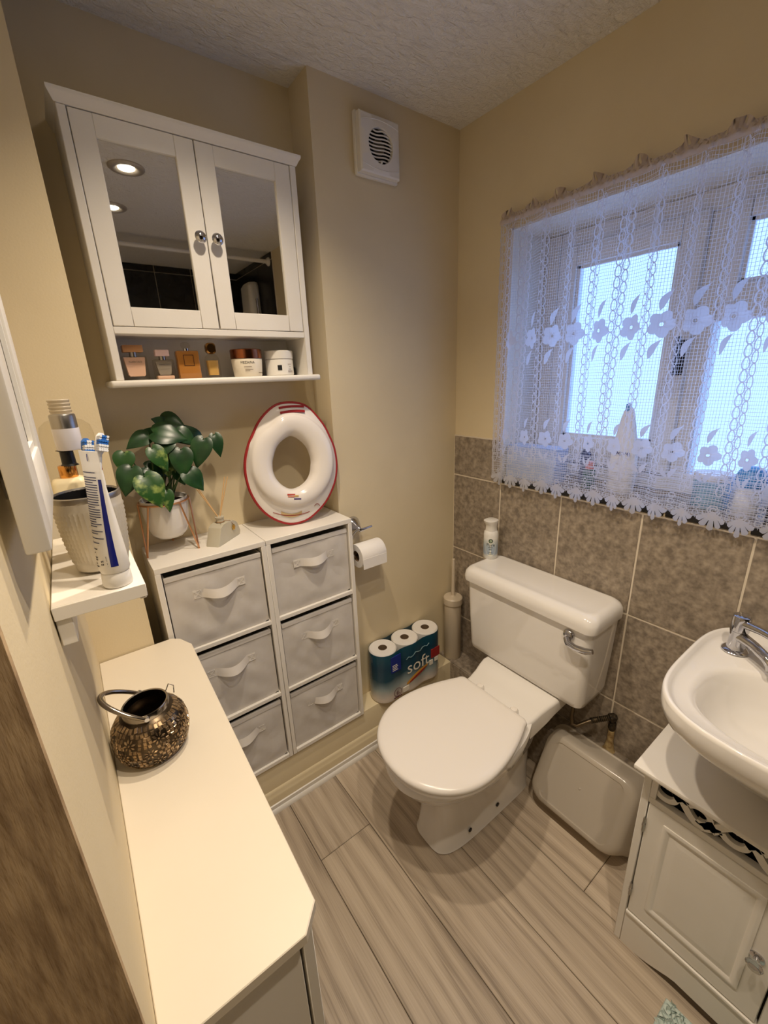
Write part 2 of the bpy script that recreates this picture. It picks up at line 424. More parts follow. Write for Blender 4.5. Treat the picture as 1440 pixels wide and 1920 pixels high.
# ---- window
XW = 0.20
win = bpy.data.objects.new('window_1', None); COL.objects.link(win); win.location = (XW, -0.76, WZ0); ORG['window_1'] = Vector((XW, -0.76, WZ0))
struct(win, 'white window with one wide casement and a small top light')
lin = MB().box(0.0, 0.30, WY0 - 0.006, WY0, WZ0, WZ1).box(0, 0.30, WY1, WY1 + 0.006, WZ0, WZ1).box(0, 0.30, WY1, WY0, WZ1 - 0.006, WZ1)
ob('reveal_lining', lin, WHITE_G, win)
ya, yb, za, zb = WY0 - 0.006, WY1 + 0.006, WZ0 + 0.012, WZ1 - 0.006
fr = MB()
for b in ((ya, ya - 0.055, za, zb), (yb + 0.055, yb, za, zb), (ya - 0.055, yb + 0.055, za, za + 0.065), (ya - 0.055, yb + 0.055, zb - 0.055, zb), (-0.765, -0.815, za + 0.065, zb - 0.055), (-0.815, yb + 0.055, 1.645, 1.70)):
    fr.rbox(XW, XW + 0.07, b[1], b[0], b[2], b[3], 0.004, 1)
ob('outer_frame', fr, UPVC, win)
def sash(y0, y1, z0, z1, w_=0.062, x0=XW - 0.016, wb=None):
    wb = wb or w_
    mb = MB()
    for b in ((y0, y0 - w_, z0, z1), (y1 + w_, y1, z0, z1), (y0 - w_, y1 + w_, z0, z0 + wb), (y0 - w_, y1 + w_, z1 - w_, z1)):
        mb.rbox(x0, x0 + 0.06, b[1], b[0], b[2], b[3], 0.006, 2)
    o = ob('sash', mb, UPVC, win)
    ob('bead', MB().box(x0 + 0.012, x0 + 0.024, y0 - w_, y0 - w_ - 0.01, z0 + wb, z1 - w_).box(x0 + 0.012, x0 + 0.024, y1 + w_ + 0.01, y1 + w_, z0 + wb, z1 - w_).box(x0 + 0.012, x0 + 0.024, y0 - w_, y1 + w_, z1 - w_ - 0.01, z1 - w_).box(x0 + 0.012, x0 + 0.024, y0 - w_, y1 + w_, z0 + wb, z0 + wb + 0.01), UPVC, o)
    p = ob('pane', MB().box(x0 + 0.025, x0 + 0.031, y0 - w_, y1 + w_, z0 + wb, z1 - w_), PANE, o)
    return o
s1 = sash(-0.320, -0.765, za + 0.06, zb - 0.05, 0.064, wb=0.095)
s2 = sash(-0.812, -1.205, 1.69, zb - 0.05, 0.045)
lowp = ob('pane', MB().box(XW + 0.03, XW + 0.036, -0.815, yb + 0.055, za + 0.065, 1.645), PANE, win)
h = MB().rbox(XW - 0.024, XW - 0.016, -0.762, -0.738, 1.50, 1.60, 0.003).rbox(XW - 0.05, XW - 0.024, -0.757, -0.743, 1.535, 1.555, 0.003).rbox(XW - 0.058, XW - 0.044, -0.757, -0.743, 1.50, 1.61, 0.004)
ob('handle', h, BLACK, s1)
# tiled sill
for i, (a, b) in enumerate(((-0.256, -0.52), (-0.52, -0.788), (-0.788, -1.056), (-1.056, -1.264))):
    piece('tile', mesh_of(MB().rbox(-0.004, 0.199, -abs(a - b) / 2 + 0.002, abs(a - b) / 2 - 0.002, 0, 0.0135, 0.0012, 1), TILE, 'tile'), wr, (0, (a + b) / 2, WZ0))

# ---- ceiling downlights
for i, (lx, ly) in enumerate(LAMPS):
    lab = ['silver recessed ceiling downlight above the wall cabinet side of the room', 'silver recessed ceiling downlight over the slim worktop', 'silver recessed ceiling downlight between the worktop and the shower rail'][i]
    t = thing('ceiling_downlight', lab, 'downlight', (lx, ly, H), 'downlights in a row on the ceiling')
    ob('bezel', MB().lathe([(0.066, 0), (0.066, -0.004), (0.060, -0.009), (0.046, -0.010), (0.036, -0.004), (0.030, -0.003)], (lx, ly, H), 40, True, False), mat('satin_bezel', srgb(186, 176, 164), 0.35, metal=0.3), t)
    ob('bulb', MB().lathe([(0.0302, -0.003), (0.026, -0.006), (0.012, -0.0075), (0.002, -0.008)], (lx, ly, H), 32), mat('warm_lamp_glow', (1, 0.9, 0.75, 1), 0.5, emit=(1, 0.86, 0.66, 1), estr=30), t)
    ld = bpy.data.lights.new('downlight_beam', 'SPOT'); ld.energy = LAMP_W; ld.color = LAMP_COL
    ld.spot_size = radians(122); ld.spot_blend = 1.0; ld.shadow_soft_size = 0.024
    lo = bpy.data.objects.new('downlight_beam', ld); COL.objects.link(lo); lo.parent = t; lo.location = (0, 0, -0.02)

# ---- shower rail and electric shower at the far end
t = thing('shower_rail', 'white shower curtain rail fixed beneath the ceiling', 'rail', (-0.9, -1.78, 2.29))
ob('tube', MB().tube([(-1.742, -1.78, 2.30), (-0.012, -1.78, 2.30)], 0.0125, 14), PLAST, t)
ob('flange', MB().lathe_axis([(0.026, 0), (0.026, 0.006), (0.016, 0.018)], (-0.010, -1.78, 2.30), (-1, 0, 0)), PLAST, t)
ob('flange', MB().lathe_axis([(0.026, 0), (0.026, 0.006), (0.016, 0.018)], (-1.75, -1.78, 2.30), (1, 0, 0)), PLAST, t)
t = thing('electric_shower', 'white electric shower unit on the black tiles', 'shower', (-0.05, -2.08, 1.85))
ob('casing', MB().loft([[(x, -2.08 + y, z) for x, y in rrect(-0.095 + i, -0.008, -0.095 + i, 0.095 - i, 0.03)] for z, i in ((1.83, 0.02), (1.85, 0.004), (2.0, 0), (2.19, 0.004), (2.215, 0.02), (2.222, 0.045))]), PLAST, t)
ob('dial', MB().lathe_axis([(0.03, 0), (0.03, 0.014), (0.024, 0.018)], (-0.094, -2.08, 1.93), (-1, 0, 0)), PLAST, t)
ob('hose', MB().tube([(-0.05, -1.96, 1.5), (-0.05, -1.955, 1.8), (-0.05, -1.96, 2.0), (-0.05, -1.965, 2.1)], 0.008, 8), CHROME, t)

# ================================================================== WALL CABINET AND WHAT STANDS ON ITS SHELF
CX0, CX1, CYF, CYB = -1.224, -0.679, -0.003, 0.1185
t = thing('wall_cabinet', 'white mirrored two-door wall cabinet with open lower shelf', 'cabinet', ((CX0 + CX1) / 2, 0.05, 1.522))
ob('side_panel', MB().rbox(CX0, CX0 + 0.018, CYF - 0.0205, CYB, 1.545, 2.10, 0.0015, 1), WHITE_P, t)
ob('side_panel', MB().rbox(CX1 - 0.018, CX1, CYF - 0.0205, CYB, 1.545, 2.10, 0.0015, 1), WHITE_P, t)
ob('back_panel', MB().box(CX0 + 0.018, CX1 - 0.018, CYB - 0.006, CYB, 1.545, 2.10), WHITE_P, t)
ob('middle_shelf', MB().rbox(CX0 + 0.018, CX1 - 0.018, CYF - 0.0203, CYB - 0.006, 1.654, 1.670, 0.001, 1), WHITE_P, t)
cp = [(CYB, 2.10), (CYF - 0.022, 2.10), (CYF - 0.024, 2.103), (CYF - 0.027, 2.109), (CYF - 0.033, 2.115), (CYF - 0.035, 2.118), (CYF - 0.035, 2.123), (CYB, 2.123)]
def cornice(x0, x1):
    mb = MB(); n = len(cp)
    off = [0.002, 0.002, 0.004, 0.007, 0.011, 0.012, 0.012, 0.012]
    mb.loft([[(x0 - o, y, z) for (y, z), o in zip(cp, off)], [(x1 + o, y, z) for (y, z), o in zip(cp, off)]])
    return mb
ob('cornice', cornice(CX0, CX1), WHITE_P, t)
ob('bottom_shelf', MB().rbox(CX0 - 0.014, CX1 + 0.018, CYF - 0.040, CYB, 1.528, 1.545, 0.006, 3), WHITE_P, t)
for k, (x0, x1) in enumerate(((CX0 + 0.0195, -0.9525), (-0.9505, CX1 - 0.0195))):
    z0, z1, yf = 1.6715, 2.0985, CYF - 0.020
    fw, rw = 0.045, 0.044
    d = ob('door', MB().rbox(x0, x0 + fw, yf, CYF - 0.002, z0, z1, 0.0015, 1).rbox(x1 - fw, x1, yf, CYF - 0.002, z0, z1, 0.0015, 1)
           .rbox(x0 + fw - 0.0002, x1 - fw + 0.0002, yf + 0.0004, CYF - 0.002, z0, z0 + rw, 0.001, 1).rbox(x0 + fw - 0.0002, x1 - fw + 0.0002, yf + 0.0004, CYF - 0.002, z1 - rw, z1, 0.001, 1)
           .box(x0 + 0.01, x1 - 0.01, CYF - 0.005, CYF - 0.002, z0 + 0.01, z1 - 0.01), WHITE_P, t)
    ob('mirror', MB().box(x0 + fw - 0.004, x1 - fw + 0.004, yf + 0.007, CYF - 0.006, z0 + rw - 0.004, z1 - rw + 0.004), MIRROR, d)
    kx = x1 - 0.020 if k == 0 else x0 + 0.020
    ob('knob', MB().lathe_axis([(0.007, 0), (0.006, 0.006), (0.0065, 0.010), (0.013, 0.014), (0.0145, 0.019), (0.012, 0.024), (0.006, 0.027), (0.001, 0.028)], (kx, yf, 1.885), (0, -1, 0)), CHROME, d)
ob('door_gap_shade', MB().box(-0.9525, -0.9505, CYF - 0.004, CYF - 0.002, 1.672, 2.098), DARK, t)  # dark strip painted in as the shade between the two doors

ZS = 1.545
def block_bottle(name, label, x, y, w_, dp, h, gmat, capw, caph, capmat, capz, group='perfume bottles on the cabinet shelf'):
    t = thing(name, label, 'bottle', (x, y, ZS), group)
    ob('glass_body', MB().rbox(x - w_ / 2, x + w_ / 2, y - dp / 2, y + dp / 2, ZS, ZS + h, 0.004, 2), gmat, t)
    ob('cap', MB().rbox(x - capw / 2, x + capw / 2, y - capw * 0.35, y + capw * 0.35, ZS + capz, ZS + capz + caph, 0.0015, 2), capmat, t)
    ob('neck', MB().lathe([(0.009, 0), (0.009, capz - h + 0.004)], (x, y, ZS + h - 0.002), 16), STEEL, t)
    return t
PINK_L = mat('nude_pink_lacquer', srgb(226, 186, 160), 0.3)
PINK_W = mat('pale_pink_plastic', srgb(228, 196, 190), 0.35)
WOODC = mat('tan_wood_cap', srgb(190, 140, 92), 0.5, col2=srgb(170, 120, 76), scale=12, stretch=(1, 1, 8))
INK = mat('black_ink', srgb(22, 20, 20), 0.6)
t = block_bottle('perfume_bottle', 'square perfume bottle with nude pink core and tan cap', -1.168, 0.035, 0.056, 0.034, 0.060, CLEAR, 0.046, 0.017, WOODC, 0.070)
ob('lacquer_core', MB().loft([[(-1.168 + sx * a, 0.035 + sy * 0.010, ZS + z) for sx, sy in ((-1, -1), (1, -1), (1, 1), (-1, 1))] for z, a in ((0.010, 0.017), (0.014, 0.0195), (0.057, 0.0245))]), PINK_L, t)
text('lettering', 'NARCISO', 0.0072, INK, t, (-1.168, 0.0180 - 0.0003, ZS + 0.043), (1, 0, 0), (0, 0, 1))
t = block_bottle('perfume_bottle', 'clear square perfume bottle with pale pink cap', -1.100, 0.035, 0.050, 0.032, 0.052, CLEAR, 0.034, 0.016, PINK_W, 0.060)
ob('scent', MB().loft([[(-1.100 + sx * a, 0.035 + sy * 0.009, ZS + z) for sx, sy in ((-1, -1), (1, -1), (1, 1), (-1, 1))] for z, a in ((0.012, 0.013), (0.016, 0.015), (0.046, 0.020))]), mat('grey_scent', srgb(150, 140, 126), 0.2), t)
ob('pink_foot', MB().rbox(-1.121, -1.079, 0.022, 0.048, ZS + 0.001, ZS + 0.010, 0.002), PINK_L, t)
text('lettering', 'NARCISO', 0.0062, INK, t, (-1.100, 0.0190 - 0.0003, ZS + 0.036), (1, 0, 0), (0, 0, 1))
t = thing('perfume_bottle', 'amber rectangular perfume bottle with outlined label and glass stopper', 'bottle', (-1.035, 0.04, ZS), 'perfume bottles on the cabinet shelf')
ob('glass_body', MB().rbox(-1.064, -1.006, 0.025, 0.055, ZS, ZS + 0.074, 0.003, 2), mat('amber_perfume', srgb(205, 142, 70), 0.08, trans=0.35), t)
ob('scent', MB().rbox(-1.060, -1.010, 0.029, 0.051, ZS + 0.005, ZS + 0.070, 0.002, 1), mat('amber_scent', srgb(206, 138, 66), 0.25), t)
lb = MB()
for a, b, c_, d_ in ((-0.0135, 0.0135, 0.034, 0.0355), (-0.0135, 0.0135, 0.0615, 0.063), (-0.0135, -0.012, 0.034, 0.063), (0.012, 0.0135, 0.034, 0.063)):
    lb.box(-1.035 + a, -1.035 + b, 0.0243, 0.0248, ZS + c_, ZS + d_)
ob('label_outline', lb, mat('dark_brown_ink', srgb(64, 30, 14), 0.5), t)
ob('stopper', MB().lathe([(0.007, 0.074), (0.007, 0.079), (0.011, 0.082), (0.013, 0.088), (0.011, 0.094), (0.005, 0.097), (0.001, 0.0975)], (-1.035, 0.04, ZS), 10), CLEAR, t)
ob('collar', MB().lathe([(0.0075, 0.0738), (0.0075, 0.080)], (-1.035, 0.04, ZS), 16), CHROME, t)
t = thing('perfume_bottle', 'slim honey perfume bottle with rounded bronze cap', 'bottle', (-0.968, 0.042, ZS), 'perfume bottles on the cabinet shelf')
ob('glass_body', MB().loft([sup(-0.968, 0.042, a, b, 4, ZS + z, 32) for z, a, b in ((0, 0.018, 0.013), (0.004, 0.020, 0.015), (0.05, 0.020, 0.015), (0.060, 0.016, 0.013), (0.066, 0.009, 0.009))]), CLEAR, t)
ob('scent', MB().loft([sup(-0.968, 0.042, a, b, 4, ZS + z, 24) for z, a, b in ((0.008, 0.014, 0.010), (0.048, 0.016, 0.011))]), mat('honey_scent', srgb(206, 166, 96), 0.2), t)
ob('cap', MB().loft([[(-0.968 + x, 0.042 + y, ZS + 0.066 + z) for x, z in rrect(-0.014 + i, 0.014 - i, 0.0 + i, 0.030 - i, 0.010)] for y, i in ((-0.010, 0.003), (-0.006, 0), (0.006, 0), (0.010, 0.003))]), mat('bronze_cap', srgb(160, 120, 70), 0.25, metal=1.0), t)
def jar(name, label, x, y, r, lid, body, lidz, h, r2):
    t = thing(name, label, 'jar', (x, y, ZS), 'cosmetic jars on the cabinet shelf')
    ob('pot', MB().lathe([(r2 - 0.003, 0), (r2, 0.003), (r - 0.001, lidz - 0.004), (r - 0.002, lidz - 0.001)], (x, y, ZS), 48), body, t)
    ob('lid', MB().lathe([(r, lidz), (r, h - 0.002), (r - 0.002, h), (r - 0.006, h + 0.0004)], (x, y, ZS), 48), lid, t)
    ob('seam', MB().lathe([(r - 0.003, lidz - 0.002), (r - 0.003, lidz + 0.001)], (x, y, ZS), 48), INK, t)
    return t
COPP = mat('copper_lid', srgb(150, 92, 62), 0.22, metal=1.0)
CREAMJ = mat('cream_jar_plastic', srgb(236, 226, 206), 0.35)
t = jar('cream_jar', 'cream cosmetic jar with shiny copper lid', -0.868, 0.035, 0.046, COPP, CREAMJ, 0.052, 0.078, 0.041)
A0 = atan2(-1.2973 - 0.035, -1.3487 + 0.868)
text('lettering', 'MEZAINA', 0.0095, INK, t, (0, 0, ZS + 0.037), (1, 0, 0), (0, 0, 1), wrap=(-0.868, 0.035, 0.0445, A0 + 0.05))
pr_ = MB()
for zz, a, b in ((0.027, -0.22, 0.28), (0.0195, -0.16, 0.36), (0.016, -0.16, 0.15), (0.0095, 0.75, 1.2)):
    n = 8
    vs_ = []
    for i in range(n + 1):
        an = A0 + a + (b - a) * i / n; R = 0.0447
        vs_ += [(-0.868 + R * cos(an), 0.035 + R * sin(an), ZS + zz), (-0.868 + R * cos(an), 0.035 + R * sin(an), ZS + zz + 0.0013)]
    pr_.add(vs_, [(2 * i, 2 * i + 2, 2 * i + 3, 2 * i + 1) for i in range(n)])
ob('small_print', pr_, mat('brown_print', srgb(110, 92, 74), 0.7), t)
t = jar('cream_jar', 'off-white cosmetic jar with matching lid and black square label', -0.762, 0.040, 0.044, PLAST, PLAST, 0.050, 0.074, 0.043)
A1 = atan2(-1.2973 - 0.04, -1.3487 + 0.762)
sq = MB(); n = 6; vs_ = []
for i in range(n + 1):
    an = A1 - 0.13 + 0.30 * i / n
    vs_ += [(-0.762 + 0.0441 * cos(an), 0.04 + 0.0441 * sin(an), ZS + 0.016), (-0.762 + 0.0441 * cos(an), 0.04 + 0.0441 * sin(an), ZS + 0.031)]
sq.add(vs_, [(2 * i, 2 * i + 2, 2 * i + 3, 2 * i + 1) for i in range(n)])
ob('square_label', sq, INK, t)
pr_ = MB()
for zz, a, b in ((0.033, 0.62, 0.95), (0.025, 0.75, 0.85), (0.018, 0.66, 0.92), (0.0125, 0.6, 1.05), (0.009, 0.6, 1.05)):
    vs_ = []
    for i in range(7):
        an = A1 + a + (b - a) * i / 6
        vs_ += [(-0.762 + 0.0442 * cos(an), 0.04 + 0.0442 * sin(an), ZS + zz), (-0.762 + 0.0442 * cos(an), 0.04 + 0.0442 * sin(an), ZS + zz + 0.0012)]
    pr_.add(vs_, [(2 * i, 2 * i + 2, 2 * i + 3, 2 * i + 1) for i in range(6)])
ob('small_print', pr_, mat('brown_print', srgb(110, 92, 74), 0.7), t)
tag(ob('bottle_stopper', MB().lathe([(0.008, 0), (0.010, 0.004), (0.010, 0.020), (0.006, 0.026), (0.001, 0.027)], (-0.709, 0.058, ZS), 20), BLACK), 'small black stopper beside the off-white jar', 'stopper')

# ================================================================== FABRIC DRAWER UNITS
UY0, UY1, UZ0, UZ1 = -0.096, 0.1175, 0.207, 1.060
def strap(xc, z, yf, wd=0.150, sag=0.005, out=0.022, sd=0):
    """sewn webbing loop: two flat stitched ends and a bowed middle"""
    rnd = random.Random(sd); mb = MB(); hh = 0.0145
    pts = []
    n = 22
    for i in range(n + 1):
        u = i / n; x = xc - wd / 2 + wd * u
        e = 0.17
        if u < e or u > 1 - e: o = 0.0015; dz = 0
        else:
            q_ = (u - e) / (1 - 2 * e); b = sin(pi * q_)
            o = 0.0015 + out * b; dz = -sag * b
        pts.append((x, yf - o, z + dz))
    vs_ = []; fs = []
    m_ = 4
    for (x, y, zz) in pts:
        bow = (yf - y) / (out + 0.002)
        for j in range(m_ + 1):
            q_ = j / m_ - 0.5
            hgt = hh * (1 - 0.10 * bow)
            vs_.append((x, y + 0.010 * bow * q_, zz + q_ * 2 * hgt))
    for i in range(n):
        for j in range(m_):
            a = i * (m_ + 1) + j; fs.append((a, a + 1, a + m_ + 2, a + m_ + 1))
    mb.add(vs_, fs)
    k = len(mb.v)
    # thickness
    mb.add([(x, y + 0.0012, z_) for x, y, z_ in vs_], [tuple(reversed(f)) for f in fs])
    return mb
def stitch(xc, z, yf, wd, side):
    mb = MB()
    for s_ in (side,):
        x0, x1 = sorted((xc + s_ * wd / 2 - s_ * 0.002, xc + s_ * wd / 2 - s_ * 0.023))
        for a, b in (((x0, z - 0.011), (x1, z + 0.011)), ((x0, z + 0.011), (x1, z - 0.011)), ((x0, z - 0.011), (x0, z + 0.011)), ((x1, z - 0.011), (x1, z + 0.011)), ((x0, z + 0.011), (x1, z + 0.011)), ((x0, z - 0.011), (x1, z - 0.011))):
            mb.tube([(a[0], yf - 0.0034, a[1]), (b[0], yf - 0.0034, b[1])], 0.0005, 4)
    return mb
def drawer_front(x0, x1, yf, z0, z1, sd, yb):
    n, m_ = 22, 20; vs_ = []; fs = []
    for j in range(m_ + 1):
        for i in range(n + 1):
            u, v = i / n, j / m_
            x = x0 + (x1 - x0) * u; z = z0 + (z1 - z0) * v
            edge = min(1, 6 * min(u, 1 - u)) * min(1, 6 * min(v, 1 - v))
            nz = noise.noise(Vector((u * 2.2 + sd * 5.1, v * 2.2 + sd, 0.3))) * 0.0055
            d1 = (u + v * 0.9 + sd * 0.37) * 3.2
            nz += noise.noise(Vector((d1 * 1.7, (u - v) * 1.1 + sd, 2.0))) * 0.0036
            wr_ = sin((u * 1.3 - v * 0.8) * 16 + sd * 2 + 2.0 * noise.noise(Vector((u * 3, v * 3, sd)))) * 0.0019 * max(0, noise.noise(Vector((u * 1.5 + sd, v * 1.5, 7))) + 0.35)
            sagz = -0.004 * sin(pi * u) * (1 if v > 0.95 else 0) * 0
            vs_.append((x, yf - 0.003 * edge + (nz + wr_) * edge, z + sagz))
    for j in range(m_):
        for i in range(n):
            a = j * (n + 1) + i; fs.append((a, a + 1, a + n + 2, a + n + 1))
    mb = MB().add(vs_, fs)
    t_ = 0.006
    mb.box(x0, x1, yf + 0.0005, yf + t_, z0, z1)
    mb.box(x0, x0 + 0.004, yf + t_, yb, z0, z1).box(x1 - 0.004, x1, yf + t_, yb, z0, z1).box(x0, x1, yb - 0.004, yb, z0, z1).box(x0, x1, yf, yb, z0, z0 + 0.004)
    return mb
BAY = [0.222, 0.491, 0.777]
SEEN = 0
for u, (x0, x1, lab) in enumerate(((-1.243, -0.9310, 'white three-bay drawer unit under the potted plant'), (-0.9300, -0.6145, 'white three-bay drawer unit under the training seat'))):
    t = thing('drawer_unit', lab, 'drawer unit', ((x0 + x1) / 2, 0.01, UZ0), 'white storage units with fabric drawers')
    th = 0.0145
    ob('side_panel', MB().rbox(x0, x0 + th, UY0, UY1, UZ0, UZ1 - 0.016, 0.001, 1), MELAM, t)
    ob('side_panel', MB().rbox(x1 - th, x1, UY0, UY1, UZ0, UZ1 - 0.016, 0.001, 1), MELAM, t)
    ob('top_panel', MB().rbox(x0, x1, UY0, UY1, UZ1 - 0.016, UZ1, 0.001, 1), MELAM, t)
    ob('base_panel', MB().rbox(x0 + th, x1 - th, UY0, UY1, UZ0, UZ0 + 0.015, 0.001, 1), MELAM, t)
    ob('back_panel', MB().box(x0 + th, x1 - th, UY1 - 0.004, UY1, UZ0 + 0.015, UZ1 - 0.016), DARK, t)
    for z in BAY[1:]:
        ob('divider', MB().rbox(x0 + th, x1 - th, UY0, UY1 - 0.004, z - 0.008, z + 0.006, 0.001, 1), MELAM, t)
    for k in range(3):
        z0 = [BAY[0], BAY[1] + 0.006, BAY[2] + 0.006][k]
        z1 = [BAY[1] - 0.008, BAY[2] - 0.008, UZ1 - 0.016][k]
        dx0, dx1, dz1 = x0 + th + 0.004, x1 - th - 0.004, z1 - 0.020
        yf = UY0 + 0.008 + 0.002 * ((k + u) % 2)
        sd = u * 3 + k + 1
        d = ob('fabric_drawer', drawer_front(dx0, dx1, yf, z0, dz1, sd, UY1 - 0.012), FABRIC, t, 60)
        ob('hem', MB().rbox(dx0, dx1, yf - 0.0035, yf + 0.002, dz1 - 0.014, dz1 + 0.001, 0.001, 1), FABRIC, d)
        xc = (dx0 + dx1) / 2 + 0.004 * (k - 1); zc = dz1 - 0.072
        wd = 0.152
        h_ = ob('strap_handle', strap(xc, zc, yf - 0.002, wd, 0.004 + 0.003 * ((k + u) % 3), 0.020 + 0.005 * (k % 2), sd), STRAP, d, 60)
        for sd_ in (-1, 1): ob('stitching', stitch(xc, zc, yf - 0.002, wd, sd_), mat('white_thread', srgb(232, 228, 220), 0.8), d)

# ================================================================== ON TOP OF THE UNITS
ZU = UZ1
# ---- plant stand and pot
PX, PY = -1.166, 0.036
RG = mat('rose_gold_wire', srgb(214, 162, 122), 0.3, metal=1.0)
t = thing('plant_stand', 'rose gold wire stand with splayed hairpin legs holding white pot', 'plant stand', (PX, PY, ZU))
rp = [(PX + 0.0665 * cos(2 * pi * i / 48), PY + 0.0665 * sin(2 * pi * i / 48), ZU + 0.152) for i in range(48)]
ob('ring', MB().tube(rp, 0.0026, 8, closed=True), RG, t)
for a in (radians(-40), radians(80), radians(200)):
    foot = (PX + 0.079 * cos(a), PY + 0.079 * sin(a), ZU + 0.0028)
    mb = MB()
    for s_ in (-0.42, 0.42):
        top = (PX + 0.0675 * cos(a + s_), PY + 0.0675 * sin(a + s_), ZU + 0.152)
        mb.tube([top, foot], 0.0024, 8)
    mb.lathe([(0.0028, 0), (0.003, 0.003), (0.001, 0.006)], (foot[0], foot[1], ZU), 10)
    ob('hairpin_leg', mb, RG, t)
tp = thing('potted_plant', 'leafy green pothos in a white ceramic pot', 'plant', (PX, PY, ZU + 0.04))
ob('pot', MB().lathe([(0.018, 0.040), (0.036, 0.044), (0.050, 0.058), (0.057, 0.080), (0.0605, 0.110), (0.0630, 0.158), (0.0625, 0.161), (0.0595, 0.160), (0.058, 0.148), (0.02, 0.146)], (PX, PY, ZU), 48), CERAM, tp)
ob('soil', MB().lathe([(0.0588, 0.144), (0.05, 0.149), (0.03, 0.151), (0.005, 0.150)], (PX, PY, ZU), 24), mat('potting_soil', srgb(40, 28, 20), 1.0, col2=srgb(24, 17, 12), scale=120, bump=0.8, bscale=200, bdist=0.004), tp)
def leaf_mat(name, c1, c2, lo, hi):
    return mat(name, srgb(*c1), 0.32, col2=srgb(*c2), scale=38, detail=6, stretch=(1, 1, 1), lo=lo, hi=hi, spec=0.5)
LEAF_D = leaf_mat('dark_green_leaf', (26, 58, 30), (40, 78, 38), 0.4, 0.7)
LEAF_V = leaf_mat('variegated_leaf', (44, 84, 38), (150, 170, 92), 0.52, 0.68)
STEM = mat('green_stem', srgb(52, 78, 36), 0.5)
def leaf(base, tip, wd, up, curl=0.25, fold=0.18):
    """heart-shaped blade from stalk joint to tip"""
    B = Vector(base); T = Vector(tip); ax = T - B; L_ = ax.length; ax.normalize()
    upv = Vector(up); upv = (upv - ax * upv.dot(ax)).normalized(); side = ax.cross(upv)
    prof = [(-0.10, 0.30), (-0.06, 0.62), (0.04, 0.86), (0.16, 0.98), (0.30, 1.0), (0.46, 0.90), (0.62, 0.70), (0.78, 0.44), (0.90, 0.20), (1.0, 0.02)]
    vs_ = []; fs = []; m_ = 6
    for (s_, w_) in prof:
        for j in range(m_ + 1):
            q_ = j / m_ * 2 - 1
            ls = s_ + (0.10 * (1 - abs(q_)) if s_ < 0 else 0)
            droop = -curl * L_ * (s_ - 0.25) ** 2
            p = B + ax * (ls * L_) + side * (q_ * w_ * wd / 2) + upv * (abs(q_) * fold * w_ * wd / 2 + droop - 0.04 * wd * (q_ * q_) ** 2)
            vs_.append(tuple(p))
    n = len(prof)
    for i in range(n - 1):
        for j in range(m_):
            a = i * (m_ + 1) + j; fs.append((a, a + 1, a + m_ + 2, a + m_ + 1))
    mb = MB().add(vs_, fs)
    mb.add([tuple(Vector(v) - upv * 0.0006) for v in vs_], [tuple(reversed(f)) for f in fs])
    return mb
# (centre x, y, z), direction from stalk to tip, length, width, facing, variegated
CAMP = Vector((-1.35, -1.30, 1.53))
LV = [((-1.105, 0.050, 1.432), (0.6, -0.3, -0.25), 0.060, 0.054, 0), ((-1.196, 0.020, 1.393), (-0.85, -0.2, -0.35), 0.062, 0.046, 0),
      ((-1.156, 0.050, 1.402), (-0.5, -0.2, 0.25), 0.052, 0.040, 0), ((-1.130, 0.000, 1.402), (0.75, -0.25, -0.2), 0.078, 0.064, 0),
      ((-1.166, -0.030, 1.347), (0.35, -0.3, -0.85), 0.066, 0.044, 1), ((-1.111, -0.030, 1.329), (-0.15, -0.3, -0.95), 0.074, 0.056, 0),
      ((-1.055, -0.020, 1.350), (-0.45, -0.2, -0.9), 0.080, 0.054, 0), ((-1.071, 0.030, 1.378), (-0.6, -0.3, 0.1), 0.062, 0.044, 0),
      ((-1.051, 0.050, 1.399), (-0.7, 0.0, 0.65), 0.052, 0.022, 0), ((-1.002, 0.000, 1.361), (0.05, -0.3, -0.95), 0.062, 0.036, 0),
      ((-1.090, -0.040, 1.277), (0.45, -0.3, -0.8), 0.064, 0.052, 0), ((-1.202, -0.060, 1.272), (0.25, -0.35, -0.85), 0.086, 0.066, 1),
      ((-1.167, -0.050, 1.232), (-0.1, -0.3, -0.95), 0.054, 0.030, 1), ((-1.173, 0.030, 1.304), (0.7, -0.1, -0.4), 0.060, 0.044, 0),
      ((-1.245, 0.000, 1.344), (-0.2, -0.3, -0.8), 0.054, 0.048, 1), ((-1.246, -0.030, 1.302), (-0.35, -0.3, -0.75), 0.072, 0.056, 0),
      ((-1.117, 0.000, 1.281), (0.3, -0.2, -0.9), 0.044, 0.032, 0), ((-1.215, 0.020, 1.300), (0.6, -0.2, -0.4), 0.036, 0.030, 0),
      ((-1.145, -0.010, 1.372), (-0.4, -0.3, -0.5), 0.058, 0.048, 0), ((-1.085, 0.000, 1.392), (0.5, -0.2, -0.5), 0.056, 0.044, 0), ((-1.140, 0.010, 1.312), (-0.2, -0.2, -0.8), 0.050, 0.042, 1), ((-1.128, 0.045, 1.425), (-0.3, -0.3, 0.3), 0.056, 0.050, 0)]
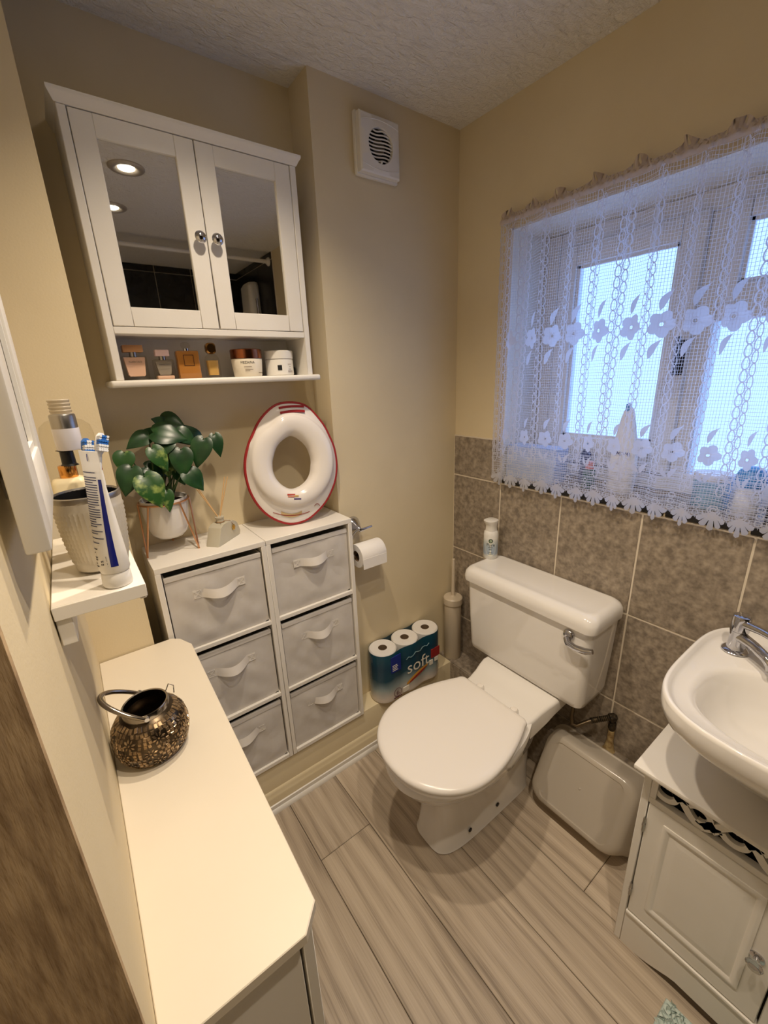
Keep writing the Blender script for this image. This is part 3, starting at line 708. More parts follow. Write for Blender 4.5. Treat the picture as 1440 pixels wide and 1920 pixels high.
for i, (c, d_, L_, w_, var) in enumerate(LV):
    C_ = Vector(c); D = Vector(d_).normalized(); face = (CAMP - C_).normalized() * 0.8 + Vector((0, -0.1, 0.6))
    B = C_ - D * L_ * 0.44; T = C_ + D * L_ * 0.66
    o = ob('leaf', leaf(B, T, w_ * 1.1, face, 0.25, 0.14), LEAF_V if var else LEAF_D, tp, 80)
    s0 = Vector((PX + 0.022 * cos(i * 2.4), PY + 0.022 * sin(i * 2.4), ZU + 0.146))
    mid = s0.lerp(B, 0.5) + Vector((0, 0, 0.03))
    pts = [s0 * (1 - u) ** 2 + mid * (2 * u * (1 - u)) + B * u * u for u in [k / 8 for k in range(9)]]
    ob('stem', MB().tube(pts, [0.0026 - 0.0011 * k / 8 for k in range(9)], 6), STEM, tp)

# ---- reed diffuser
DX, DY = -1.026, 0.004
rot = Matrix.Translation((DX, DY, ZU)) @ Matrix.Rotation(radians(40), 4, 'Z')
FROST = mat('frosted_glass', srgb(222, 214, 190), 0.45, trans=0.35, col2=srgb(230, 224, 204), scale=6)
t = thing('reed_diffuser', 'frosted wedge-shaped reed diffuser with gold charm', 'diffuser', (DX, DY, ZU))
pf = [(-0.060, 0), (0.058, 0), (0.064, 0.012), (0.052, 0.044), (0.034, 0.056), (0.008, 0.060), (-0.020, 0.060), (-0.036, 0.052)]
mb = MB().loft([[(x * s_, y, z * (0.97 if abs(y) > 0.019 else 1) + (0.0 if abs(y) < 0.019 else 0.0008)) for x, z in pf] for y, s_ in ((-0.022, 0.96), (-0.018, 1), (0.018, 1), (0.022, 0.96))])
ob('bottle', mb.xf(rot), FROST, t, 30)
ob('neck', MB().lathe([(0.0125, 0.056), (0.0115, 0.062), (0.0115, 0.074), (0.0135, 0.075), (0.0135, 0.079), (0.009, 0.079)], (-0.004, 0, 0), 24).xf(rot), FROST, t)
tw = [(-0.004 + 0.0122 * cos(a), 0.0122 * sin(a), 0.063) for a in [2 * pi * k / 24 for k in range(24)]]
ob('twine', MB().tube(tw, 0.0011, 6, closed=True).tube([(0.006, -0.010, 0.063), (0.018, -0.019, 0.060), (0.024, -0.0235, 0.046)], 0.0009, 6).tube([(-0.014, -0.008, 0.063), (-0.024, -0.016, 0.066)], 0.0009, 6).xf(rot), mat('tan_twine', srgb(150, 110, 66), 0.8), t)
ch = MB()
for k in range(6):
    a = k * pi / 3; ch.lathe_axis([(0.0035, 0), (0.0035, 0.002), (0.002, 0.003)], (0.024 + 0.0045 * cos(a), -0.024, 0.036 + 0.006 * sin(a)), (0, -1, 0), 8)
ch.lathe_axis([(0.003, 0), (0.003, 0.004)], (0.024, -0.024, 0.036), (0, -1, 0), 8)
ob('charm', ch.xf(rot), mat('gold_charm', srgb(214, 172, 84), 0.25, metal=1.0), t)
REED = mat('pale_reed', srgb(222, 182, 128), 0.8)
nb = Vector((DX - 0.003, DY, ZU + 0.070))
for tip in ((-1.080, 0.000, 1.236), (-1.075, 0.014, 1.240), (-0.990, 0.020, 1.255), (-0.984, 0.010, 1.256)):
    T = Vector(tip); D = (T - nb)
    ob('reed', MB().tube([tuple(nb - D * 0.22), tuple(T)], 0.0016, 6), REED, t)

# ---- toddler training seat leaning on the wall
P0 = Vector((-0.807, -0.016, 1.0665)); E1 = Vector((0.9848, -0.1736, 0)); U1 = Vector((0.025, 0.144, 0.989)).normalized(); N1 = E1.cross(U1)
OUT = [(-0.002, -0.003), (-0.066, 0.034), (-0.109, 0.103), (-0.121, 0.161), (-0.12, 0.209), (-0.105, 0.261), (-0.079, 0.308), (-0.041, 0.361), (0.01, 0.397), (0.057, 0.4), (0.105, 0.389), (0.143, 0.344), (0.175, 0.279), (0.19, 0.208), (0.186, 0.156), (0.158, 0.089), (0.1, 0.027), (0.056, 0.001)]
RNG = [(0.007, 0.059), (-0.068, 0.104), (-0.098, 0.158), (-0.103, 0.218), (-0.083, 0.287), (-0.022, 0.329), (0.012, 0.359), (0.056, 0.361), (0.104, 0.343), (0.154, 0.288), (0.172, 0.215), (0.168, 0.172), (0.138, 0.111), (0.079, 0.068)]
HOL = [(0.018, 0.114), (-0.02, 0.144), (-0.034, 0.198), (-0.024, 0.233), (0.009, 0.278), (0.044, 0.294), (0.076, 0.271), (0.098, 0.226), (0.097, 0.181), (0.066, 0.129)]
SC = (0.035, 0.200); NS = 96
def radial(pts):
    pol = sorted((atan2(y - SC[1], x - SC[0]), sqrt((x - SC[0]) ** 2 + (y - SC[1]) ** 2)) for x, y in pts)
    n = len(pol); A = [p[0] for p in pol]; Rr = [p[1] for p in pol]
    A = [A[-1] - 2 * pi] + A + [A[0] + 2 * pi, A[1] + 2 * pi]; Rr = [Rr[-1]] + Rr + [Rr[0], Rr[1]]
    raw = []
    for k in range(NS):
        a = -pi + 2 * pi * k / NS
        for i in range(len(A) - 1):
            if A[i] <= a < A[i + 1]:
                f_ = (a - A[i]) / (A[i + 1] - A[i]); raw.append(Rr[i] + (Rr[i + 1] - Rr[i]) * f_); break
    for _ in range(2): raw = [(raw[i - 1] + 2 * raw[i] + raw[(i + 1) % NS]) / 4 for i in range(NS)]
    return raw
ro, rr, rh = radial(OUT), radial(RNG), radial(HOL)
def sring(f, h_):
    out = []
    for k in range(NS):
        a = -pi + 2 * pi * k / NS; r = f(k)
        out.append(tuple(P0 + E1 * (SC[0] + r * cos(a)) + U1 * (SC[1] + r * sin(a)) + N1 * h_))
    return out
t = thing('training_seat', 'white toddler toilet training seat with red rim propped against wall', 'training seat', tuple(P0 + U1 * 0.0))
mix = lambda a, b, q_: (lambda k: a[k] * (1 - q_) + b[k] * q_)
rings = [sring(lambda k: ro[k] - 0.004, -0.004), sring(lambda k: ro[k] - 0.002, 0.003), sring(lambda k: ro[k] - 0.006, 0.006), sring(mix(ro, rr, 0.5), 0.010), sring(lambda k: rr[k] + 0.006, 0.014),
         sring(lambda k: rr[k], 0.020), sring(lambda k: rr[k] - 0.003, 0.028), sring(lambda k: rr[k] - 0.010, 0.034), sring(mix(rr, rh, 0.4), 0.036), sring(mix(rr, rh, 0.68), 0.0335),
         sring(mix(rr, rh, 0.88), 0.026), sring(lambda k: rh[k], 0.012), sring(lambda k: rh[k] - 0.002, -0.006), sring(lambda k: rh[k] + 0.004, -0.008), sring(mix(rr, rh, 0.4), 0.024), sring(lambda k: rr[k] + 0.004, 0.004), sring(lambda k: ro[k] - 0.004, -0.004)]
ob('moulded_seat', MB().loft(rings, False, False), mat('white_gloss_plastic', srgb(236, 230, 224), 0.12), t, 60)
RED = mat('red_rubber', srgb(158, 40, 42), 0.45)
rim = [sring(lambda k: ro[k] + r, h_) for r, h_ in ((-0.006, -0.006), (0.0, -0.006), (0.0025, -0.002), (0.0025, 0.003), (0.0, 0.006), (-0.005, 0.0064), (-0.006, -0.006))]
ob('red_rim', MB().loft(rim, False, False), RED, t)
def bar(s0, s1, t0, hgt, bow, hN, tilt=True):
    ax = Vector((0.057, 0.4)).normalized() if tilt else Vector((0.0, 1.0))
    vs_ = []
    for i in range(13):
        q_ = i / 12; s_ = s0 + (s1 - s0) * q_
        b = bow * (1 - (2 * q_ - 1) ** 2)
        for hh in (0, hgt):
            tt = t0 + hh + b
            vs_.append(tuple(P0 + E1 * (s_ * ax[1] + tt * ax[0]) + U1 * (tt * ax[1] - s_ * ax[0]) + N1 * hN))
    return MB().add(vs_, [(2 * i, 2 * i + 2, 2 * i + 3, 2 * i + 1) for i in range(12)])
ob('slot', bar(0.013, 0.097, 0.3785, 0.0072, 0.003, 0.0112, False), RED, t)
ob('slot', bar(0.014, 0.096, 0.3620, 0.0080, 0.003, 0.0175, False), RED, t)
ob('front_slot', bar(-0.062, 0.062, 0.040, 0.0028, -0.012, 0.0135), mat('dark_red_edge', srgb(140, 60, 50), 0.6), t)
ob('front_slot', bar(-0.035, 0.035, 0.033, 0.012, -0.010, 0.0128), mat('tan_slot', srgb(196, 168, 120), 0.6), t)
ob('front_slot', bar(0.078, 0.098, 0.058, 0.003, 0.008, 0.0150), mat('dark_red_edge', srgb(140, 60, 50), 0.6), t)
for s0, s1, t0, c in ((-0.020, 0.006, 0.100, (196, 78, 66)), (-0.018, 0.004, 0.0935, (226, 150, 130)), (0.004, 0.018, 0.0955, (226, 190, 110)), (0.002, 0.026, 0.085, (74, 60, 120))):
    ob('decal', bar(s0, s1, t0, 0.0045, 0.0, 0.0366), mat('decal_%d_%d_%d' % c, srgb(*c), 0.5), t)

# ================================================================== TOILET PAPER HOLDER, ROLL, PACK, BRUSH, FAN
t = thing('toilet_roll_holder', 'chrome toilet roll holder screwed to the cream wall', 'roll holder', (-0.572, 0.0, 0.985))
ob('rosette', MB().lathe_axis([(0.032, 0), (0.032, 0.005), (0.029, 0.012), (0.023, 0.024), (0.014, 0.036), (0.009, 0.048), (0.004, 0.053)], (-0.556, 0.0, 1.000), (0.05, -1, -0.15)), CHROME, t)
ob('bar', MB().tube([(-0.556, -0.046, 0.993), (-0.545, -0.052, 0.988), (-0.500, -0.052, 0.992)], [0.006, 0.006, 0.004], 12), CHROME, t)
ob('finial', MB().lathe_axis([(0.001, 0), (0.006, 0.002), (0.008, 0.007), (0.006, 0.012), (0.003, 0.014)], (-0.556, -0.048, 0.987), (1, -0.1, 0.05), 16), CHROME, t)
ob('roll_arm', MB().tube([(-0.556, -0.044, 0.993), (-0.590, -0.052, 0.978), (-0.598, -0.056, 0.92), (-0.590, -0.058, 0.897), (-0.47, -0.058, 0.897)], 0.0042, 10), CHROME, t)
TISSUE = mat('white_tissue', srgb(240, 236, 230), 0.95, bump=0.25, bscale=160, bdist=0.001)
t = thing('toilet_roll', 'white toilet roll hanging on the chrome holder', 'toilet roll', (-0.526, -0.058, 0.853))
ob('paper', MB().lathe_axis([(0.021, 0), (0.0445, 0.0005), (0.0455, 0.002), (0.0455, 0.108), (0.0445, 0.1095), (0.021, 0.110), (0.021, 0)], (-0.581, -0.058, 0.893), (1, 0, 0), 48, False, False), TISSUE, t)
ob('core', MB().lathe_axis([(0.0209, 0.001), (0.0209, 0.109), (0.0195, 0.109), (0.0195, 0.001), (0.0209, 0.001)], (-0.581, -0.058, 0.893), (1, 0, 0), 32, False, False), mat('brown_card', srgb(120, 96, 72), 0.9), t)
ob('loose_sheet', MB().rbox(-0.580, -0.472, -0.1042, -0.1030, 0.852, 0.893, 0.0004, 1), TISSUE, t)

def pack_mat():
    M = bpy.data.materials.new('teal_printed_film'); M.use_nodes = True
    nt = M.node_tree; N = nt.nodes; L = nt.links; b = N['Principled BSDF']; b.inputs['Roughness'].default_value = 0.22
    tc = N.new('ShaderNodeTexCoord'); sp = N.new('ShaderNodeSeparateXYZ'); L.new(tc.outputs['Object'], sp.inputs[0])
    nz = N.new('ShaderNodeTexNoise'); nz.inputs['Scale'].default_value = 12; L.new(tc.outputs['Object'], nz.inputs['Vector'])
    md = N.new('ShaderNodeMath'); md.operation = 'MULTIPLY_ADD'; md.inputs[1].default_value = 0.04; L.new(nz.outputs['Fac'], md.inputs[0]); L.new(sp.outputs['Z'], md.inputs[2])
    mr = N.new('ShaderNodeMapRange'); mr.inputs['From Min'].default_value = 0.02; mr.inputs['From Max'].default_value = 0.27; L.new(md.outputs[0], mr.inputs['Value'])
    cr = N.new('ShaderNodeValToRGB'); e = cr.color_ramp.elements
    e[0].position = 0.08; e[0].color = srgb(226, 216, 206); e[1].position = 1.0; e[1].color = srgb(24, 78, 96)
    for p, c in ((0.28, (150, 168, 172)), (0.45, (36, 74, 92)), (0.7, (22, 62, 84))):
        x = e.new(p); x.color = srgb(*c)
    L.new(mr.outputs[0], cr.inputs['Fac']); L.new(cr.outputs['Color'], b.inputs['Base Color'])
    return M
PR_, PZ0, PZ1 = 0.0605, 0.209, 0.452
PXS, PYC = (-0.482, -0.363, -0.244), -0.0615
t = thing('toilet_roll_pack', 'teal plastic-wrapped pack of six toilet rolls standing on the ledge', 'roll pack', (-0.363, PYC, PZ0))
hr = (PZ1 - PZ0) / 2
for x in PXS:
    for k in (0, 1):
        z0 = PZ0 + k * hr
        ob('roll', MB().lathe([(0.019, z0 + 0.001), (0.056, z0 + 0.001), (0.0585, z0 + 0.004), (0.0585, z0 + hr - 0.006), (0.054, z0 + hr - 0.001), (0.03, z0 + hr - 0.003), (0.019, z0 + hr - 0.004), (0.018, z0 + 0.02), (0.004, z0 + 0.02)], (x, PYC, 0), 36), TISSUE, t)
        if k: ob('core', MB().lathe([(0.019, z0 + hr - 0.0035), (0.0175, z0 + hr - 0.003), (0.0175, z0 + hr - 0.05), (0.002, z0 + hr - 0.05)], (x, PYC, 0), 24, False, True), mat('brown_card', srgb(120, 96, 72), 0.9), t)
def pack_outline(r, dent=0.008):
    pts = []
    x0, x1 = PXS[0], PXS[2]
    for i in range(13): a = pi / 2 + pi * i / 12; pts.append((x0 + r * cos(a), PYC + r * sin(a)))
    for i in range(1, 24):
        x = x0 + (x1 - x0) * i / 24; pts.append((x, PYC - r + dent * abs(sin(pi * (x - x0) / (PXS[1] - PXS[0]))) ** 2))
    for i in range(13): a = -pi / 2 + pi * i / 12; pts.append((x1 + r * cos(a), PYC + r * sin(a)))
    for i in range(1, 24):
        x = x1 - (x1 - x0) * i / 24; pts.append((x, PYC + r - dent * abs(sin(pi * (x - x0) / (PXS[1] - PXS[0]))) ** 2))
    return pts
ob('wrapper', MB().loft([[(x, y, z) for x, y in pack_outline(r)] for z, r in ((PZ0 - 0.001, 0.045), (PZ0 + 0.004, 0.0585), (PZ0 + 0.014, 0.0605), (PZ1 - 0.02, 0.0605), (PZ1 - 0.006, 0.0600))], True, False), pack_mat(), t)
ob('top_film', MB().loft([[(x, y, z) for x, y in pack_outline(r)] for z, r in ((PZ1 - 0.006, 0.0600), (PZ1 + 0.001, 0.057), (PZ1 + 0.0025, 0.03))], False, True), FILM, t)
SOFTW = mat('white_print', srgb(236, 230, 216), 0.4)
yp = PYC - 0.0612
text('lettering', 'soft', 0.085, SOFTW, t, (-0.338, yp, PZ0 + 0.100), (1, 0, 0), (0, 0, 1), 0.0005)
ob('script_swash', MB().tube([(-0.405 + 0.013 * i, yp - 0.0002, PZ0 + 0.176 + 0.0025 * i + 0.006 * sin(i * 1.9)) for i in range(11)], [0.0012 + 0.0008 * sin(i * 1.1) ** 2 for i in range(11)], 5), mat('grey_teal_print', srgb(120, 150, 156), 0.4), t)
ob('gold_banner', MB().loft([[(-0.345 + 0.062 * cos(2 * pi * k / 32) * s_, yp - d_, PZ0 + 0.074 + 0.0125 * sin(2 * pi * k / 32) * s_ + 0.022 * cos(2 * pi * k / 32)) for k in range(32)] for s_, d_ in ((1, 0.0003), (0.98, 0.0005))], False, True), mat('gold_print', srgb(206, 150, 60), 0.4), t)
ob('red_swash', MB().loft([[(-0.340 + 0.052 * cos(2 * pi * k / 32) * s_, yp - d_, PZ0 + 0.071 + 0.006 * sin(2 * pi * k / 32) * s_ + 0.019 * cos(2 * pi * k / 32)) for k in range(32)] for s_, d_ in ((1, 0.0006), (0.98, 0.0007))], False, True), mat('red_print', srgb(150, 40, 40), 0.4), t)
ob('blue_sticker', MB().rbox(-0.486, -0.434, yp - 0.0008, yp + 0.004, PZ0 + 0.145, PZ0 + 0.222, 0.0004, 1), mat('blue_print', srgb(28, 44, 130), 0.35), t)
for k in range(4): ob('sticker_line', MB().box(-0.479, -0.455 + 0.004 * (k % 2), yp - 0.0012, yp - 0.0008, PZ0 + 0.178 - 0.008 * k, PZ0 + 0.181 - 0.008 * k), SOFTW, t)
MAR = mat('maroon_print', srgb(90, 34, 52), 0.5)
text('lettering', '6', 0.034, MAR, t, (-0.455, yp, PZ0 + 0.026), (1, 0, 0), (0, 0, 1), 0.0006)
ob('print_bar', MB().box(-0.476, -0.434, yp - 0.0008, yp, PZ0 + 0.0125, PZ0 + 0.0165), MAR, t)
ob('number_ring', MB().lathe_axis([(0.0205, 0), (0.0205, 0.0006), (0.0185, 0.0006), (0.0185, 0)], (-0.455, yp, PZ0 + 0.038), (0, -1, 0), 32, False, False), MAR, t)
ob('corner_panel', MB().rbox(-0.262, -0.212, yp - 0.0006, yp + 0.003, PZ0 + 0.115, PZ0 + 0.160, 0.0003, 1), mat('red_print', srgb(150, 40, 40), 0.4), t)
for k in range(2): ob('corner_panel', MB().rbox(-0.272 + 0.030 * k, -0.252 + 0.032 * k, yp - 0.0006, yp + 0.003, PZ0 + 0.082 + 0.008 * k, PZ0 + 0.106 + 0.004 * k, 0.0003, 1), SOFTW, t)
ob('corner_panel', MB().rbox(-0.425, -0.392, yp - 0.0006, yp + 0.003, PZ0 + 0.018, PZ0 + 0.042, 0.0003, 1), SOFTW, t)
ob('film_flap', MB().loft([[(-0.543 - 0.006 * (i % 2), PYC - 0.012 + 0.004 * i, PZ0 + 0.20 + z) for i in range(6)] for z in (0, 0.03)], False, False, False), FILM, t)

t = thing('toilet_brush', 'beige toilet brush in a tall round holder in the corner', 'toilet brush', (-0.060, -0.056, 0.208))
ob('holder', MB().lathe([(0.038, 0), (0.0405, 0.004), (0.0395, 0.29), (0.0395, 0.295)], (-0.060, -0.056, 0.208), 40), BEIGE, t)
ob('lid', MB().lathe([(0.0445, 0.293), (0.0450, 0.296), (0.0445, 0.322), (0.040, 0.327), (0.012, 0.329), (0.009, 0.334)], (-0.060, -0.056, 0.208), 40), BEIGE, t)
ob('stick', MB().lathe([(0.0085, 0.33), (0.0078, 0.50), (0.007, 0.517), (0.002, 0.519)], (-0.060, -0.056, 0.208), 16), BEIGE, t)

# ---- extractor fan
FX, FZ, FS = -0.383, 2.210, 0.0815
t = thing('extractor_fan', 'square white extractor fan with round louvred grille', 'fan', (FX, 0.0, FZ - FS))
n = 64
sqr = []
for i in range(n):
    a = 2 * pi * i / n; c, s_ = cos(a), sin(a); k = 1 / max(abs(c), abs(s_)); sqr.append((c * k, s_ * k))
def fring(f, y): return [(FX + f(i)[0], y, FZ + f(i)[1]) for i in range(n)]
GR = 0.047
circ = lambda r: (lambda i: (r * cos(2 * pi * i / n), r * sin(2 * pi * i / n)))
squ = lambda r: (lambda i: (sqr[i][0] * r, sqr[i][1] * r))
ob('back_box', MB().rbox(FX - FS, FX + FS, -0.014, 0.0, FZ - FS, FZ + FS, 0.003, 1), PLAST, t)
ob('cover', MB().loft([fring(squ(FS - 0.006), -0.013), fring(squ(FS - 0.006), -0.030), fring(squ(FS - 0.010), -0.034), fring(circ(GR + 0.006), -0.036), fring(circ(GR), -0.036), fring(circ(GR - 0.002), -0.024)], False, False), PLAST, t)
for s_ in (-1, 1):
    arc = MB()
    pts = [(FX + (FS - 0.012) * q_, -0.0352, FZ + s_ * (FS - 0.016 + 0.010 * (1 - q_ * q_) - 0.012)) for q_ in [k / 10 - 1 for k in range(21)]]
    arc.tube(pts, 0.0012, 6)
    ob('cover_rib', arc, PLAST, t)
ob('dark_throat', MB().lathe_axis([(GR, 0), (GR, 0.004)], (FX, -0.016, FZ), (0, -1, 0), 40), DARK, t)
ob('motor_hub', MB().lathe_axis([(0.022, 0), (0.022, 0.006), (0.018, 0.008)], (FX, -0.018, FZ), (0, -1, 0), 28), mat('grey_motor', srgb(110, 100, 88), 0.6), t)
for k in range(9):
    z = -0.038 + 0.0095 * k; hw = sqrt(max(0, (GR - 0.001) ** 2 - z * z))
    pts = [(FX + hw * q_, -0.030, FZ + z + 0.0022 * sin(q_ * 3.0)) for q_ in [i / 8 - 1 for i in range(17)]]
    ob('louvre', MB().tube(pts, 0.0021, 6), PLAST, t)
ob('indicator', MB().lathe_axis([(0.003, 0), (0.003, 0.004)], (FX, -0.034, FZ - GR + 0.003), (0, -1, 0), 12), PLAST, t)

# ================================================================== TOILET
TA = -0.525      # axis (y)
t = thing('toilet', 'white close-coupled toilet with lid down and chrome lever', 'toilet', (-0.45, TA, 0.0))
def pan_ring(z, xf, xb, hw, nf, nb, N=72):
    """egg section: rounded towards -x (front), squarer at the back"""
    xm = xb - (xb - xf) * 0.42; out = []; tp_ = min(1, max(0, (z - 0.22) / 0.1)) * 0.30
    for i in range(N):
        a = 2 * pi * i / N; c, s_ = cos(a), sin(a)
        if c < 0: x = xm - (xm - xf) * abs(c) ** (2 / nf); y = hw * math.copysign(abs(s_) ** (2 / nf), s_)
        else: x = xm + (xb - xm) * abs(c) ** (2 / nb); y = hw * math.copysign(abs(s_) ** (2 / nb), s_) * (1 - tp_ * ((x - xm) / (xb - xm)) ** 1.4)
        out.append((x, TA + y, z))
    return out
ob('pan', MB().loft([pan_ring(*a) for a in ((0.0, -0.656, -0.20, 0.088, 4.2, 8), (0.006, -0.662, -0.20, 0.092, 4.2, 8), (0.012, -0.658, -0.20, 0.089, 4.2, 8), (0.10, -0.646, -0.20, 0.085, 4.0, 8), (0.19, -0.646, -0.20, 0.087, 3.8, 7),
    (0.225, -0.664, -0.20, 0.098, 3.2, 6), (0.255, -0.700, -0.20, 0.122, 2.6, 5), (0.285, -0.732, -0.20, 0.146, 2.4, 4.5), (0.315, -0.757, -0.22, 0.164, 2.3, 4), (0.340, -0.772, -0.23, 0.174, 2.25, 4), (0.352, -0.778, -0.235, 0.178, 2.2, 4), (0.358, -0.785, -0.238, 0.184, 2.2, 4),
    (0.395, -0.789, -0.24, 0.188, 2.2, 4), (0.405, -0.785, -0.24, 0.185, 2.2, 4), (0.408, -0.775, -0.25, 0.176, 2.2, 4))]), CERAM, t)
# platform that carries the cistern
pl = []
for x, hw, zt, zb in ((-0.395, 0.130, 0.404, 0.34), (-0.345, 0.142, 0.409, 0.33), (-0.30, 0.145, 0.414, 0.335), (-0.265, 0.148, 0.424, 0.345), (-0.235, 0.154, 0.434, 0.36), (-0.205, 0.160, 0.440, 0.38), (-0.10, 0.160, 0.440, 0.39)):
    r = 0.012
    pl.append([(x, TA + y, z) for y, z in rrect(-hw, hw, zb, zt, r, 4)])
ob('cistern_platform', MB().loft(pl), CERAM, t)
for x in (-0.541, -0.398):
    ob('bolt_cap', MB().lathe_axis([(0.0075, 0), (0.0075, 0.003), (0.006, 0.0035)], (x, TA - 0.0885, 0.055), (0, -1, 0), 16), BLACK, t)
# seat ring and lid: D outline
def seat_ring(z, s_=0.0, xf=-0.800, xb=-0.343, hw=0.205, hb=0.150, xm=-0.590):
    """round front, sides narrowing to a straight hinge edge with small corners"""
    cy = TA - 0.005; half = []
    for i in range(25):                                  # front tip -> widest point
        a = pi / 2 * i / 24; half.append((xm - (xm - xf - s_) * cos(a) ** (2 / 2.1), (hw - s_) * sin(a) ** (2 / 2.1)))
    r = 0.022
    for i in range(1, 17):                               # side
        u = i / 16; half.append((xm + (xb - s_ - r - xm) * u, hb - s_ + (hw - hb) * (1 - u ** 1.8)))
    for i in range(1, 9):                                # corner
        a = pi / 2 * i / 8; half.append((xb - s_ - r + r * sin(a), hb - s_ - r + r * cos(a)))
    return [(x, cy + y, z) for x, y in half] + [(x, cy - y, z) for x, y in reversed(half[1:])]
ob('seat', MB().loft([seat_ring(z, s_) for z, s_ in ((0.4085, 0.012), (0.410, 0.006), (0.416, 0.004), (0.424, 0.005), (0.426, 0.010))]), SEATP, t)
ob('lid', MB().loft([seat_ring(z, s_) for z, s_ in ((0.4265, 0.010), (0.428, 0.002), (0.434, 0.0), (0.441, 0.002), (0.4455, 0.008), (0.4475, 0.018), (0.4485, 0.05), (0.449, 0.12))]), SEATP, t, 50)
for s_ in (-1, 1):
    ob('hinge', MB().lathe([(0.015, 0.412), (0.015, 0.424), (0.011, 0.430), (0.003, 0.432)], (-0.325, TA - 0.005 + s_ * 0.075, 0), 20), SEATP, t)
# cistern
def cis(z, x0, x1, hw, r): return [(x, y, z) for x, y in rrect(x0, x1, TA + 0.007 - hw, TA + 0.007 + hw, r, 8)]
ob('cistern', MB().loft([cis(*a) for a in ((0.437, -0.165, -0.03, 0.215, 0.02), (0.440, -0.178, -0.018, 0.232, 0.03), (0.450, -0.188, -0.010, 0.241, 0.03), (0.47, -0.191, -0.008, 0.244, 0.03), (0.60, -0.196, -0.008, 0.250, 0.028), (0.758, -0.200, -0.008, 0.256, 0.026))]), CERAM, t)
ob('cistern_lid', MB().loft([cis(*a) for a in ((0.752, -0.208, -0.008, 0.262, 0.028), (0.754, -0.2135, -0.007, 0.266, 0.03), (0.772, -0.2155, -0.007, 0.268, 0.032), (0.790, -0.2120, -0.008, 0.266, 0.034), (0.802, -0.203, -0.012, 0.259, 0.036), (0.808, -0.190, -0.020, 0.249, 0.034), (0.8095, -0.182, -0.028, 0.242, 0.03), (0.8082, -0.176, -0.036, 0.236, 0.028), (0.8090, -0.15, -0.05, 0.20, 0.02))]), CERAM, t)
lv = ob('flush_lever', MB().lathe_axis([(0.019, 0), (0.019, 0.006), (0.016, 0.011), (0.010, 0.014), (0.002, 0.015)], (-0.198, -0.703, 0.722), (-1, 0, 0), 28), CHROME, t)
ob('lever_arm', MB().tube([(-0.210, -0.703, 0.712), (-0.222, -0.715, 0.704), (-0.226, -0.740, 0.703), (-0.226, -0.772, 0.708), (-0.222, -0.792, 0.716)], [0.012, 0.0115, 0.0105, 0.0105, 0.008], 12), CHROME, lv)

# ---- supply pipe with corroded valve
COR = mat('corroded_brass', srgb(92, 80, 62), 0.5, metal=0.7, col2=srgb(40, 36, 30), scale=90, bump=0.6, bscale=160)
PIPE = mat('dull_copper_pipe', srgb(106, 92, 72), 0.35, metal=0.8)
t = thing('supply_pipe', 'corroded flexible supply pipe from the wall valve to the cistern', 'pipe', (-0.08, -0.74, 0.208))
pp = [(-0.110, -0.700, 0.439), (-0.112, -0.702, 0.40), (-0.122, -0.705, 0.355), (-0.132, -0.716, 0.330), (-0.128, -0.730, 0.330), (-0.100, -0.750, 0.345), (-0.072, -0.768, 0.352)]
ob('pipe', MB().tube(pp, 0.0075, 12), PIPE, t)
br = MB()
for k in range(12):
    u = k / 11; c = Vector((-0.088, -0.758, 0.349)).lerp(Vector((-0.022, -0.796, 0.352)), u)
    br.lathe_axis([(0.008, -0.003), (0.0105, 0), (0.008, 0.003)], c, (0.066, -0.038, 0.003), 12)
ob('braided_hose', br, COR, t)
ob('valve', MB().lathe_axis([(0.013, 0), (0.014, 0.004), (0.014, 0.022), (0.010, 0.026)], (-0.030, -0.792, 0.352), (0.8, -0.5, 0.0), 6).tube([(-0.016, -0.800, 0.352), (-0.016, -0.800, 0.207)], 0.0085, 12).lathe([(0.011, 0.30), (0.013, 0.305), (0.013, 0.325), (0.011, 0.33)], (-0.016, -0.800, 0), 12), COR, t)
ob('limescale', MB().loft([sup(-0.017, -0.801, a, a, 2, z, 20) for z, a in ((0.207, 0.022), (0.214, 0.017), (0.25, 0.0115), (0.295, 0.010))]), mat('limescale', srgb(196, 172, 122), 0.9, col2=srgb(140, 112, 72), scale=60, bump=0.6, bscale=120), t)

# ---- air freshener
SX, SY, SZ = -0.066, -0.268, 0.8085
t = thing('air_freshener', 'white and pale blue air freshener spray standing on the cistern', 'spray bottle', (SX, SY, SZ))
def can_mat():
    M = bpy.data.materials.new('pale_blue_printed_can'); M.use_nodes = True
    nt = M.node_tree; N = nt.nodes; L = nt.links; b = N['Principled BSDF']; b.inputs['Roughness'].default_value = 0.3
    tc = N.new('ShaderNodeTexCoord'); sp = N.new('ShaderNodeSeparateXYZ'); L.new(tc.outputs['Object'], sp.inputs[0])
    cr = N.new('ShaderNodeValToRGB'); e = cr.color_ramp.elements
    e[0].position = 0.0; e[0].color = srgb(236, 234, 228); e[1].position = 1.0; e[1].color = srgb(240, 238, 232)
    for p, c in ((0.10, (232, 232, 228)), (0.2, (170, 186, 206)), (0.45, (176, 192, 206)), (0.62, (206, 214, 214)), (0.75, (238, 236, 230))):
        x = e.new(p); x.color = srgb(*c)
    mr = N.new('ShaderNodeMapRange'); mr.inputs['From Max'].default_value = 0.118; L.new(sp.outputs['Z'], mr.inputs['Value'])
    L.new(mr.outputs[0], cr.inputs['Fac']); L.new(cr.outputs['Color'], b.inputs['Base Color']); return M
ob('can', MB().lathe([(0.027, 0), (0.029, 0.003), (0.0288, 0.10), (0.027, 0.112), (0.022, 0.118)], (SX, SY, SZ), 40), can_mat(), t)
